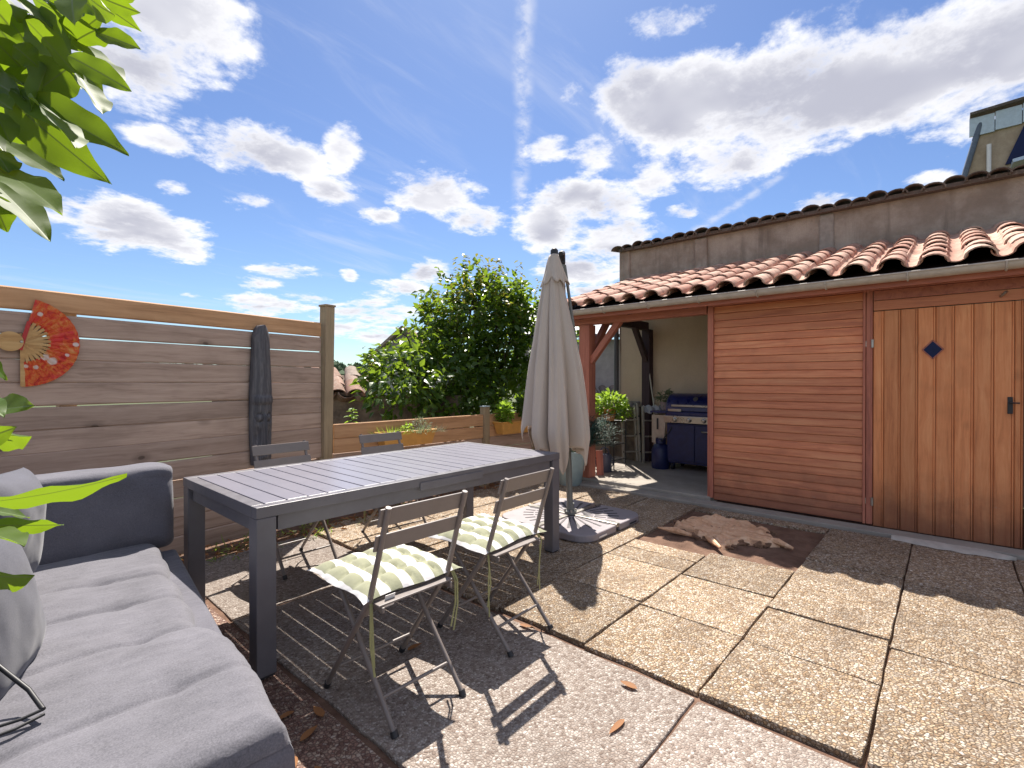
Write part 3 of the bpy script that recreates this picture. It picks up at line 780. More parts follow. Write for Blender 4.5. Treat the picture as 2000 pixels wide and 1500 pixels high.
lf = empty('low_fence', (2.40, 4.46, -.05)); tag(lf, 'low two board fence carrying the ochre planters', 'fence')
LRZ = math.atan2(4.30-4.46, 5.25-2.40)
def low_fence():
    segs = [((2.42, 4.46), (4.36, 4.35)), ((4.44, 4.345), (5.30, 4.30)), ((5.34, 4.28), (7.16, 4.12))]
    for si, (a, b) in enumerate(segs):
        a, b = Vector(a), Vector(b); L = (b-a).length; c = (a+b)/2; rz = math.atan2((b-a).y, (b-a).x)
        for k in range(6):
            me = plank_mesh(L, .142, .027, 'board'); me.materials.append(M_fence_new if (k < 2) else M_fence)
            link('board', me, None, lf, (c.x-2.40 + .02*(k > 1)*0, c.y-4.46 + (.02 if k > 1 else 0) + rng.uniform(-.002, .002), .885-.071-k*.1455+.05 + rng.uniform(-.002, .002)), (rng.uniform(-.01, .01), rng.uniform(-.003, .003), rz), .007, 1)
    for (x, y_, h) in ((4.40, 4.35, 1.03), (5.32, 4.29, .93)):
        MB().box((0, 0, 0), (.09, .09, h)).build('post', M_post, lf, (x-2.40, y_-4.46, h/2), bevel=.006)
        MB().box((0, 0, 0), (.10, .10, .012)).build('post_cap', M_zinc, lf, (x-2.40, y_-4.46, h+.006), bevel=.003)
low_fence()

# ================================================================== PLANTS BEYOND THE FENCE
def leafy(mb, rr, lobes, n, L, Wd, heart=True, droop=.35, surf=.55):
    tot = sum(l[3]*l[3]*l[4] for l in lobes)
    for (x, y, z, rx, rz_) in lobes:
        k = int(n*rx*rx*rz_/tot)
        # leaves gather on twigs, so they come in small sprays
        for _ in range(max(1, k//6)):
            while True:
                v = Vector((rr.uniform(-1, 1), rr.uniform(-1, 1), rr.uniform(-1, 1)))
                q = v.length
                if q < 1 and rr.random() < surf + (1-surf)*q*q: break
            c0 = Vector((x + v.x*rx, y + v.y*rx, z + v.z*rz_)); out = Vector((v.x, v.y, v.z*.6+.3)).normalized()
            c0 += Vector((rr.gauss(0, .05), rr.gauss(0, .05), rr.gauss(0, .05)))
            for j in range(6):
                d = (out + Vector((rr.uniform(-1, 1), rr.uniform(-1, 1), rr.uniform(-1.0, .6)-droop))).normalized()
                s_ = rr.uniform(.6, 1.15)
                leaf_mb(mb, c0 + out*rr.uniform(-.12, .12) + Vector((rr.gauss(0, .04), rr.gauss(0, .04), rr.gauss(0, .04))), d, Vector((rr.gauss(0, .7), rr.gauss(0, .7), 1)), L*s_, Wd*s_, rr.uniform(.05, .35), .3, 3, heart)
LOBES = [(5.605, 5.741, 2.342, 0.84, 0.72),(6.047, 5.242, 2.05, 0.50, 0.85),(5.063, 5.75, 1.498, 0.79, 0.71),(3.95, 5.45, 1.28, 0.56, 0.50),(5.842, 5.171, 1.138, 0.61, 0.57),(4.896, 5.335, 0.888, 0.7, 0.3),(5.152, 6.253, 2.10, 0.38, 0.5),(3.72, 5.79, 1.50, 0.26, 0.25),(5.909, 5.398, 2.65, 0.42, 0.35),(5.605, 5.741, 2.75, 0.32, 0.35),(4.25, 5.68, 1.62, 0.44, 0.36),(6.5,5.0,1.9,.5,.8)]
def lilac():
    rr = random.Random(21); t = empty('lilac_tree', (5.5, 5.8, -.05)); tag(t, 'tall leafy lilac bush rising behind the low fence', 'tree')
    mb = MB(); leafy(mb, rr, LOBES, 10500, .125, .092)
    W(mb.build('crown', M_lilac), t)
    mb = MB(); leafy(mb, rr, LOBES[:1] + LOBES[6:10], 1100, .10, .07)
    for q in range(14):   # loose shoots standing out of the top
        l = rr.choice(LOBES[:1] + LOBES[8:10] + LOBES[1:2]); a = rr.uniform(0, 6.28)
        p = Vector((l[0] + math.cos(a)*l[3]*.7, l[1] + math.sin(a)*l[3]*.7, l[2] + l[4]*.75))
        for k in range(12):
            c = p + Vector((.04*math.sin(k+q), .03*math.cos(k), k*.028))
            leaf_mb(mb, c, (rr.uniform(-1, 1), rr.uniform(-1, 1), rr.uniform(-.5, .3)), (0, 0, 1), .09, .065, .2, .3, 3, True)
    W(mb.build('young_leaves', M_lilac2), t)
    mb = MB()
    for l in LOBES:
        base = Vector((5.35 + rr.uniform(-.35, .35), 5.75 + rr.uniform(-.3, .3), -.05)); top = Vector((l[0], l[1], l[2]+l[4]*.6))
        m1 = base.lerp(top, .4) + Vector((rr.uniform(-.2, .2), rr.uniform(-.2, .2), .15)); m2 = base.lerp(top, .75) + Vector((rr.uniform(-.12, .12), rr.uniform(-.12, .12), 0))
        mb.tube([base, m1, m2, top], [.045, .032, .02, .006], 7)
        for _ in range(9):
            a = m1.lerp(top, rr.random()); b = a + Vector((rr.uniform(-1, 1)*l[3], rr.uniform(-1, 1)*l[3], rr.uniform(0, 1)*l[4]))*.8
            mb.tube([a, a.lerp(b, .5) + Vector((0, 0, .05)), b], [.012, .008, .003], 5)
    W(mb.build('trunk', M_bark, smooth=60), t)
lilac()
def young_plant():
    rr = random.Random(4); t = empty('young_shoot', (2.957, 5.05, -.05)); tag(t, 'bright green young shoot poking up just beyond the low fence', 'plant')
    mb = MB().tube([(0, 0, 0), (.02, 0, .6), (.03, .02, 1.06)], [.012, .009, .004], 6); mb.build('stem', M_bark, t)
    mb = MB()
    for k in range(26):
        z = .72 + k*.013; a = k*2.4; s_ = .11 if k < 18 else .07
        leaf_mb(mb, (.025, .01, z), (math.cos(a), math.sin(a), rr.uniform(-.2, .5)), (0, 0, 1), s_, s_*.6, .3, .3, 4)
    mb.build('foliage', M_herb, t)
young_plant()
def forest():
    rr = random.Random(5); mb = MB()
    for _ in range(520):
        a = R(rr.uniform(15, 105)); r_ = rr.uniform(150, 250); x, y = 2 + r_*math.cos(a), 2 + r_*math.sin(a)
        h = rr.uniform(4.5, 8); w = rr.uniform(2.5, 4.5); z0 = terrain_z(r_, a)
        k = len(mb.v); n = 8
        prof = [(.3, 0), (.8, .22), (1, .5), (.75, .78), (.05, 1)]
        for q, (rad, zz) in enumerate(prof):
            for j in range(n):
                b = 2*math.pi*j/n; s_ = rr.uniform(.75, 1.0)*.85
                mb.v.append((x + math.cos(b)*w*rad*s_, y + math.sin(b)*w*rad*s_, z0 + zz*h))
        for q in range(len(prof)-1):
            for j in range(n): i0, i1 = k+q*n+j, k+q*n+(j+1) % n; mb.f.append((i0, i1, i1+n, i0+n))
        for _ in range(46):
            b = rr.uniform(0, 6.28); zz = rr.uniform(.15, 1); rad = math.sin(math.pi*min(1, zz*.85+.12))*w*rr.uniform(.8, 1.08)
            c = Vector((x + math.cos(b)*rad, y + math.sin(b)*rad, z0 + zz*h)); d = Vector((math.cos(b), math.sin(b), rr.uniform(-.2, .9)))
            leaf_mb(mb, c, Vector((-d.y, d.x, rr.uniform(-.5, .5))), d, rr.uniform(.9, 1.7), rr.uniform(.8, 1.3), .2, .2, 2)
    tag(mb.build('forest', M_forest), 'distant dark green woodland covering the hill on the skyline', 'woodland', kind='stuff')
forest()

# ================================================================== FOREGROUND SHRUB
LEAVES = [
((0.144,0.926,1.86),(0.175,0.885,1.836),0.018),((0.143,0.98,1.836),(0.188,0.932,1.815),0.025),((0.137,1.087,1.867),(0.172,0.953,1.771),0.027),
((0.1,0.888,1.739),(0.164,0.862,1.715),0.029),((0.123,0.959,1.748),(0.137,0.88,1.674),0.029),((0.151,1.216,1.881),(0.179,1.164,1.84),0.023),
((0.129,1.179,1.899),(0.171,1.112,1.945),0.047),((0.085,1.151,1.914),(0.114,1.04,1.811),0.051),((0.09,1.143,1.786),(0.143,1.135,1.858),0.05),
((0.059,1.135,1.772),(0.189,1.016,1.68),0.054),((0.054,1.198,1.786),(0.143,1.004,1.625),0.06),((0.05,1.237,1.722),(0.126,1.153,1.654),0.037),
((0.033,1.077,1.624),(0.094,0.908,1.557),0.045),((0.04,1.291,1.665),(0.114,1.186,1.56),0.045),((0.038,1.235,1.624),(0.063,1.26,1.567),0.037),
((0.046,1.225,1.951),(0.087,1.239,1.908),0.046),((0.06,1.084,1.821),(0.089,1.09,1.804),0.033),((0.038,1.127,1.842),(0.073,1.152,1.82),0.036),
((0.101,1.227,1.995),(0.14,1.095,1.922),0.038),((0.124,0.91,1.844),(0.132,0.834,1.783),0.023),((0.091,1.272,2.013),(0.129,1.202,1.955),0.02),
((0.063,1.171,1.944),(0.104,1.074,1.873),0.024),((0.041,1.149,1.735),(0.058,1.094,1.678),0.031),((0.036,1.094,1.735),(0.057,1.069,1.718),0.027),
((0.126,1.083,1.941),(0.168,1.094,1.934),0.029),((0.053,1.204,1.824),(0.102,1.211,1.818),0.042),((0.081,1.241,1.873),(0.141,1.247,1.849),0.041),
((0.038,1.217,1.814),(0.067,1.108,1.752),0.042),((0.036,1.293,1.762),(0.097,1.293,1.721),0.038),((0.04,1.305,1.965),(0.076,1.263,1.895),0.048),
((0.053,1.216,1.965),(0.072,1.128,1.89),0.027),((0.115,1.192,1.816),(0.134,1.169,1.804),0.022),((0.083,1.014,1.713),(0.112,0.887,1.624),0.024),
((0.028,1.299,1.887),(0.067,1.329,1.849),0.044),((0.025,1.003,1.839),(0.051,1.013,1.812),0.032),((0.031,1.122,1.67),(0.056,1.016,1.616),0.025),
((0.018,0.995,1.339),(0.056,1.027,1.304),0.018),((0.013,1.158,1.243),(0.067,1.031,1.273),0.045),((0.012,1.089,1.224),(0.067,0.96,1.221),0.027),
((0.008,1.122,1.113),(0.164,0.935,1.129),0.014),((0.013,1.16,1.101),(0.085,1.195,1.065),0.019),((0.007,1.065,1.093),(0.113,1.065,1.064),0.016),
((0.011,1.007,1.096),(0.06,0.892,1.098),0.011),((0.012,1.085,1.016),(0.062,0.959,1.018),0.015),((0.007,0.982,1.215),(0.048,0.94,1.235),0.027),
((0.002,1.099,1.289),(0.046,1.005,1.26),0.03)]
def big_leaf(d, nrm, L, wd, rr, t, loc):
    """foreground leaf with a pale midrib, a wavy margin and an acuminate tip"""
    d = Vector(d).normalized(); nn = Vector(nrm); nn = (nn - d*nn.dot(d)).normalized(); s_ = d.cross(nn)
    mb = MB(); n = 14; curl = rr.uniform(.02, .16); fold = rr.uniform(.12, .34); ph = rr.uniform(0, 6); rib = []
    for i in range(n+1):
        q = i/n; w = wd/2*max(.02, (math.sin(math.pi*min(1, q**.85*1.0))**.75 if q < .999 else .01)); w *= (1 - .35*max(0, q-.75)/.25)
        c = d*(q*L) - nn*(curl*L*q*q); wv = nn*(.05*wd*math.sin(q*17+ph))
        mb.v += [tuple(c - s_*w + nn*(w*fold) + wv), tuple(c - s_*w*.5 + nn*(w*fold*.42)), tuple(c - s_*min(w*.5, .0011)), tuple(c + s_*min(w*.5, .0011)), tuple(c + s_*w*.5 + nn*(w*fold*.42)), tuple(c + s_*w + nn*(w*fold) - wv)]
    mi = []
    for i in range(n):
        a = i*6
        for j in range(5): mb.f.append((a+j, a+j+1, a+j+7, a+j+6)); mi.append(1 if j == 2 else 0)
    me = mb.mesh('leaf', 80); me.materials.append(M_leafA); me.materials.append(M_rib)
    me.polygons.foreach_set('material_index', mi)
    return link('leaf', me, None, t, tuple(loc))
def shrub():
    rr = random.Random(9); t = empty('laurel_shrub', (-.62, 1.02, -.05)); tag(t, 'shrub with long glossy yellow green leaves at the left edge', 'shrub')
    org = Vector(t.location)
    mb = MB(); ends = []
    for k, top in enumerate(((-.05, 1.15, 2.0), (-.10, 1.10, 1.75), (-.10, 1.08, 1.25), (-.35, 1.2, 2.3), (-.55, .8, 2.2), (-.8, 1.2, 2.1), (-.12, 1.12, 1.05))):
        top = Vector(top) - org; m = Vector((top.x*.35 + rr.uniform(-.05, .05), top.y*.35, top.z*.55))
        mb.tube([(rr.uniform(-.06, .06), rr.uniform(-.06, .06), 0), m, top], [.018, .012, .004], 7); ends.append((m, top))
    mb.build('stem', M_bark, t, smooth=60)
    camp = Vector((0, 0, 1.3))
    for b, tp, w in LEAVES:
        b, tp = Vector(b), Vector(tp); d = tp-b; L = d.length
        view = (camp - b).normalized(); w = max(w, .008)
        w *= 1.22; full = max(w*1.05, min(.066, L*.42)); tilt = math.acos(min(1, w/full))
        side = d.normalized().cross(view).normalized(); nrm = (view*math.cos(tilt) + side*math.sin(tilt)*rr.choice((-1, 1)))
        nrm = (nrm + Vector((0, 0, .25))).normalized()
        big_leaf(d, nrm, L, full, rr, t, b - org)
        if b.z > 1.5 and rr.random() < .75:     # more leaves behind, further from the viewer
            b2 = b + (b - camp).normalized()*rr.uniform(.06, .2) + Vector((rr.uniform(-.05, .0), rr.uniform(-.02, .05), rr.uniform(-.03, .08)))
            d2 = (d.normalized() + Vector((rr.uniform(-.5, .3), rr.uniform(-.5, .5), rr.uniform(-.4, .6)))).normalized()
            big_leaf(d2, Vector((rr.gauss(0, .6), rr.gauss(0, .6), 1)), rr.uniform(.09, .15), rr.uniform(.04, .055), rr, t, b2 - org)
    lm = MB(); leaf_mb(lm, (0, 0, 0), (1, 0, 0), (0, 0, 1), .17, .055, .2, .3, 8); lm = lm.mesh('leaf', 80); lm.materials.append(M_leafA)
    for k in range(120):   # the rest of the bush, out to the left
        m, top = rr.choice(ends); f = rr.uniform(.25, 1); p = m.lerp(top, f)
        w = p + org
        o = link('leaf', lm, None, t, tuple(p), (rr.uniform(-.6, .6), rr.uniform(-.5, .6), R(95) + rr.uniform(-.2, 3.4)))
        s_ = rr.uniform(.7, 1.1); o.scale = (s_, s_, s_)
        if w.x > -.14: o.rotation_euler[2] = R(rr.uniform(110, 250))
shrub()

# ================================================================== TABLE
table = empty('garden_table', (1.955, 2.735, 0)); tag(table, 'long dark grey metal garden table with slatted top', 'table')
def make_table():
    Lx, Ly, Hh = 2.21, 1.03, .755; x0, y0 = -Lx/2, -Ly/2
    fr = .055; th = .05
    for s_ in (-1, 1):
        MB().box((0, 0, 0), (Lx, fr, th)).build('frame_rail', M_metal, table, (0, s_*(Ly/2-fr/2), Hh-th/2), bevel=.003)
        MB().box((0, 0, 0), (fr, Ly-2*fr-.001, th)).build('frame_rail', M_metal, table, (s_*(Lx/2-fr/2), 0, Hh-th/2-.0005), bevel=.003)
        MB().box((0, 0, 0), (Lx-.2, .03, .07)).build('apron', M_metal, table, (0, s_*(Ly/2-.035), Hh-th-.036), bevel=.002)
        MB().box((0, 0, 0), (.03, Ly-.2, .07)).build('apron', M_metal, table, (s_*(Lx/2-.035), 0, Hh-th-.036), bevel=.002)
        for q in (-1, 1):
            leg = MB().box((0, 0, 0), (.085, .085, Hh-th-.012)).build('leg', M_metal, table, (s_*(Lx/2-.044), q*(Ly/2-.044), (Hh-th+.012)/2-.001), bevel=.004)
            MB().box((0, 0, 0), (.07, .07, .012)).build('foot', M_rubber, leg, (0, 0, -(Hh-th-.012)/2-.006))
        MB().box((0, 0, 0), (.5, .006, .045)).build('extension_rail', M_metal, table, (.02, s_*(Ly/2+.003), Hh-.048), bevel=.002)
    n = 21; inner = Lx-2*fr-.004; w = inner/n
    me = MB().box((0, 0, 0), (w-.007, Ly-2*fr-.004, .014)).mesh('slat'); me.materials.append(M_tabletop)
    for i in range(n):
        link('slat', me, None, table, (x0+fr+.002+(i+.5)*w, 0, Hh-.0075 + rng.uniform(-.0006, .0006)), (rng.uniform(-.002, .002), 0, 0), .002)
make_table()

# ================================================================== CHAIRS AND CUSHIONS
def make_chair(loc, rz, label):
    c = empty('folding_chair', loc, rz); tag(c, label, 'chair', 'folding chairs round the table')
    for s_ in (-1, 1):
        MB().tube([(s_*.19, .235, .0), (s_*.19, -.06, .40), (s_*.19, -.115, .475), (s_*.185, -.235, .845)], .0115, 10).build('back_leg', M_chair, c, smooth=60)
        MB().tube([(s_*.165, -.245, .0), (s_*.165, .165, .435)], .0105, 10).build('front_leg', M_chair, c, smooth=60)
        MB().bar((s_*.165, -.17, .440), (s_*.165, .19, .440), .012, .022).build('seat_rail', M_chair, c, bevel=.003)
        for y in (.235, -.245):
            MB().tube([(s_*(.19 if y > 0 else .165), y+(.0), -.004), (s_*(.19 if y > 0 else .165), y-(.012 if y > 0 else -.011), .016)], .0145, 10).build('foot_cap', M_rubber, c, smooth=50)
        MB().bar((s_*.178, -.085, .455), (s_*.178, -.055, .395), .02, .032).build('pivot_plate', M_chair, c, bevel=.004)
    MB().tube([(-.165, -.150, .10), (.165, -.150, .10)], .007, 8).build('stretcher', M_chair, c, smooth=60)
    MB().tube([(-.19, .155, .108), (.19, .155, .108)], .007, 8).build('stretcher', M_chair, c, smooth=60)
    MB().tube([(-.19, -.10, .445), (.19, -.10, .445)], .008, 8).build('stretcher', M_chair, c, smooth=60)
    for (y, z, h) in ((-.228, .805, .072), (-.198, .705, .066)):
        MB().box((0, 0, 0), (.425, .009, h)).build('back_slat', M_chair, c, (0, y+.016, z), (R(17), 0, 0), bevel=.003)
    for k in range(6):
        MB().box((0, 0, 0), (.36, .05, .008)).build('seat_slat', M_chair, c, (0, -.135+k*.058, .455), bevel=.002)
    return c
def cushion_mat():
    m, t, b = new_mat('striped_cushion'); co = t.n.new('ShaderNodeTexCoord').outputs['Object']
    s_ = t.n.new('ShaderNodeSeparateXYZ'); t.put(s_.inputs[0], co)
    w = t.m('ADD', t.m('MULTIPLY', s_.outputs[0], 9.6), t.m('MULTIPLY', t.noise(co, 9, 2), .12))
    fr = t.m('FRACT', t.m('ADD', w, .32))
    k = t.ss(t.m('ABSOLUTE', t.m('SUBTRACT', fr, .5)), .235, .262)
    c = t.mix(k, (.29, .295, .19, 1), (.72, .70, .69, 1))
    c = t.mix(t.ss(t.noise(co, 500, 2), .35, .7, 0, .18), c, (.3, .3, .25, 1))
    t.put(b.inputs['Base Color'], c); b.inputs['Roughness'].default_value = .9; b.inputs['Sheen Weight'].default_value = .2
    t.put(b.inputs['Normal'], t.bump(t.noise(co, 38, 4, .6, .5), .35, .006)); b.inputs['Specular IOR Level'].default_value = .2
    return m
M_cush = cushion_mat()
def make_cushion(loc, rz, label, seed):
    rr = random.Random(seed); cu = empty('seat_cushion', loc, rz); tag(cu, label, 'cushion', 'striped seat cushions')
    S_ = .232; n = 40; tuft = 4
    def puff(u, v):
        e = max(0, 1-abs(2*u-1)**5)*max(0, 1-abs(2*v-1)**5)
        a = abs(math.sin(math.pi*u*tuft)); b = abs(math.sin(math.pi*v*tuft))
        t_ = (a*b)**.45
        return e**.55*(.013 + .024*t_)
    def sh(u, v):
        x = (2*u-1)*S_*1.02; y = (2*v-1)*S_
        p = 1 + .03*math.sin(9*v+seed)*(abs(2*u-1)**4); q = 1 + .03*math.sin(8*u+seed)*(abs(2*v-1)**4)
        cr = 1 + .05*(abs(2*u-1)*abs(2*v-1))**3
        return x*p*cr, y*q*cr
    mb = MB()
    def top(u, v):
        x, y = sh(u, v); return (x, y, .03 + puff(u, v) + .003*noise.noise(Vector((x*30, y*30, seed))) - .012*(max(abs(x), abs(y))/S_)**4)
    def bot(u, v):
        x, y = sh(u, v); return (x, y, .03 - puff(u, v)*.85 - .012*(max(abs(x), abs(y))/S_)**4)
    mb.grid(top, n, n); k = len(mb.f); mb.grid(bot, n, n)
    mb.f[k:] = [tuple(reversed(f)) for f in mb.f[k:]]
    mb.build('padding', M_cush, cu, smooth=80)
    for s_ in (-1, 1):
        for k in range(2):
            x = s_*(.195 + k*.008); L = rr.uniform(.20, .30)
            mb = MB(); pts = [(x, -.215, .02), (x+.012*s_, -.232-.005*k, -.03), (x+rr.uniform(-.01, .02)*s_, -.23, -.03-L*.5), (x+rr.uniform(-.015, .02)*s_, -.225, -.03-L)]
            for a, b in zip(pts, pts[1:]): mb.bar(a, b, .009, .0015, (0, 1, 0))
            mb.build('tie', M_string, cu)
    if seed % 2: MB().box((0, 0, 0), (.045, .0015, .05)).build('care_tag', M_white, cu, (-.135, -.242, -.005), (R(12), 0, 0))
for (x, y, rz, lab, cl, sd) in (
    (1.235, 1.755, R(-1.5), 'folding metal chair nearest the camera, with its back turned', 'green and white striped cushion on the nearest chair', 3),
    (1.905, 1.80, R(1.5), 'folding metal chair by the parasol side of the table, back turned', 'green and white striped cushion on the chair nearer the parasol', 6),
    (1.62, 3.52, R(182), 'folding metal chair across the table in front of the tall fence', 'striped cushion on the chair in front of the carved mask', 4),
    (2.48, 3.53, R(179), 'folding metal chair across the table in front of the low fence', 'striped cushion on the chair in front of the ochre planter', 8)):
    make_chair((x, y, -.006 if x < 2.03 else .0), rz, lab)
    v = Matrix.Rotation(rz, 3, 'Z') @ Vector((.02, .11, 0))
    make_cushion((x+v.x, y+v.y, .452), rz, cl, sd)

# ================================================================== SOFA
sofa = empty('day_bed_sofa', (.2, 2.25, 0)); tag(sofa, 'low grey garden day bed with light mattress and dark bolster', 'sofa')
def xf(y): return .565 + (y-1.26)*.118     # front edge, slightly skewed to the slabs
def make_sofa():
    og = Vector((.2, 2.25, 0)); rr = random.Random(2)
    # base
    pl = [(xf(1.33)-.05, 1.36), (xf(3.3)-.02, 3.30), (-.42, 3.36), (-.55, 1.42)]
    MB().prism([(x-og.x, y-og.y) for x, y in pl], .20, (0, 0, .08)).build('base', M_sofadk, sofa, bevel=.02, segs=3)
    for x, y in ((.45, 1.5), (.66, 3.1), (-.35, 1.55), (-.28, 3.15)):
        MB().box((0, 0, 0), (.06, .06, .10)).build('leg', M_rubber, sofa, (x-og.x, y-og.y, .04))
    # mattress: light top, dark border
    y0, y1 = 1.24, 3.16; cre = (1.62, 1.98, 2.34, 2.70)
    def edge(y):
        k = 1/(1+math.exp((y-1.93)*26)); return xf(y) - .075*(1-k) + .006*math.sin(y*21)*(.3+.7*(1-k)) + .006*math.sin(y*9)
    def hgt(x, y):
        z = .455
        for c in cre:
            cc = c + .03*math.sin(x*4+c*3) - (x-.2)*.10
            z -= .011*math.exp(-((y-cc)/.013)**2) + .006*math.exp(-((y-cc)/.06)**2)
            for xb in (.05, .40): z -= .012*math.exp(-((y-cc)/.04)**2-((x-xb)/.04)**2)
        z += .010*noise.noise(Vector((x*2.2, y*6, 0))) + .0045*noise.noise(Vector((x*9, y*22, 3))) + .003*noise.noise(Vector((x*25, y*60, 3)))*max(0, 1-abs(x-edge(y)+.12)/.3)
        return z
    xb0 = -.5; nu, nv = 110, 170
    mb = MB()
    def top(u, v):
        y = y0 + v*(y1-y0); x = xb0 + u*(edge(y)-xb0)
        z = hgt(x, y)
        e = min((edge(y)-x)/.075, (y-y0)/.085, 1.0); e = max(0, e)
        drop = (1-math.sqrt(max(0, 1-(1-e)**2)))
        return (x-og.x, y-og.y, z - .075*drop)
    mb.grid(top, nu, nv); mb.build('mattress', M_sofa, sofa, smooth=80)
    mb = MB()
    path = [(edge(y1-.001*0), y1)] + [(edge(y1 - i*(y1-y0)/80), y1 - i*(y1-y0)/80) for i in range(1, 81)] + [(edge(y0) - i*(edge(y0)-xb0)/40, y0) for i in range(1, 41)]
    n = len(path)
    for q, (dz, ins) in enumerate(((-.058, .012), (-.09, -.006), (-.14, -.012), (-.185, .0), (-.20, .025))):
        for i, (x, y) in enumerate(path):
            f = i/(n-1); px, py = (1, 0) if i < 81 else (0, -1)
            if i == 80: px, py = .7, -.7
            mb.v.append((x-og.x - px*ins + .004*noise.noise(Vector((x*8, y*8, q))), y-og.y - py*ins, .455+dz))
    for q in range(4):
        for i in range(n-1): a = q*n+i; mb.f.append((a, a+1, a+n+1, a+n))
    mb.build('mattress_border', M_sofadk, sofa, smooth=70)
    # dark ledge showing where the mattress is pulled in
    pl = [(xf(1.95)-.01, 1.95), (xf(3.2)+.0, 3.16), (xf(3.2)-.3, 3.16), (xf(1.95)-.3, 1.95)]
    MB().prism([(x-og.x, y-og.y) for x, y in pl], .09, (0, 0, .30)).build('mattress_pad', M_sofadk, sofa, bevel=.02, segs=3)
    # bolster / arm cushion at the far end
    mb = MB(); cx0, cx1 = -.62, .80; cy0, cy1 = 3.13, 3.40; cz0, cz1 = .40, .845
    def bol(u, v):
        # u round the section (y,z), v along x
        a = u*2*math.pi; ex = .32
        cy, sz_ = math.copysign(abs(math.cos(a))**ex, math.cos(a)), math.copysign(abs(math.sin(a))**ex, math.sin(a))
        e = min(v, 1-v)*2; k = (1-(1-min(1, e*9))**2.2)**.5 if e > 0 else 0
        k = .25 + .75*k if e > 0 else .0
        y = (cy0+cy1)/2 + cy*(cy1-cy0)/2*k; z = (cz0+cz1)/2 + sz_*(cz1-cz0)/2*(.82 + .18*k if e > 0 else 0)
        x = cx0 + (cx1-cx0)*(v if 0 < v < 1 else v)
        w = noise.noise(Vector((x*2.5, z*5, y*3)))*.016 + noise.noise(Vector((x*5, z*19, 1)))*.008 + .006*math.exp(-((cx1-x)/.15)**2)*math.sin(z*70+x*18)
        return (x-og.x, y-og.y + (y > (cy0+cy1)/2 and w or -w) + .04*(z-.45), z + w*.5)
    mb.grid(bol, 60, 90, True); mb.build('bolster', M_sofadk, sofa, smooth=80)
    # low back rail on the left
    MB().box((0, 0, 0), (.07, 2.0, .55)).build('back_frame', M_sofadk, sofa, (-.62, .05, .45), (0, R(-8), R(-3)), bevel=.02)
make_sofa()
def make_pillow(loc, rot, label, S_, th, seed):
    o = empty('scatter_pillow', loc); o.rotation_euler = rot; tag(o, label, 'pillow', 'scatter pillows on the day bed')
    n = 44; mb = MB()
    def sh(u, v, s_):
        a, b = 2*u-1, 2*v-1
        pin = 1 - .10*(1-a*a)*abs(b)**3; pin2 = 1 - .10*(1-b*b)*abs(a)**3
        e = max(0, (1-abs(a)**3.2))*max(0, (1-abs(b)**3.2)); h = th*e**.5
        h += e*(.007*noise.noise(Vector((a*3, b*3, seed))) + .0012*noise.noise(Vector((a*9, b*9, seed))) )
        return (a*S_*pin2, b*S_*pin, s_*h)
    mb.grid(lambda u, v: sh(u, v, 1), n, n); k = len(mb.f); mb.grid(lambda u, v: sh(u, v, -1), n, n)
    mb.f[k:] = [tuple(reversed(f)) for f in mb.f[k:]]
    mb.build('cover', M_pillow, o, smooth=80)
make_pillow((.075, 2.70, .715), (R(92), R(5), R(66)), 'grey scatter pillow standing against the dark bolster', .245, .13, 1)
make_pillow((-.01, 2.03, .625), (R(80), R(-6), R(66)), 'grey scatter pillow nearest the camera on the day bed', .255, .14, 5)
def wire_stand():
    o = empty('wire_stand', (.10, 1.42, .45)); tag(o, 'thin black wire stand lying on the edge of the day bed', 'stand')
    MB().tube([(-.12, .22, .16), (-.02, .08, .05), (.0, .0, .025)], .006, 8).build('wire', M_black, o, smooth=60)
    MB().tube([(.0, .0, .025), (-.04, -.0, .02), (-.18, .02, .02)], .004, 8).build('wire', M_black, o, smooth=60)
    MB().tube([(.002, -.004, .014), (-.05, -.02, .012), (-.20, -.02, .012)], .004, 8).build('wire', M_black, o, smooth=60)
    o.location = (.14, 1.69, .455)
wire_stand()

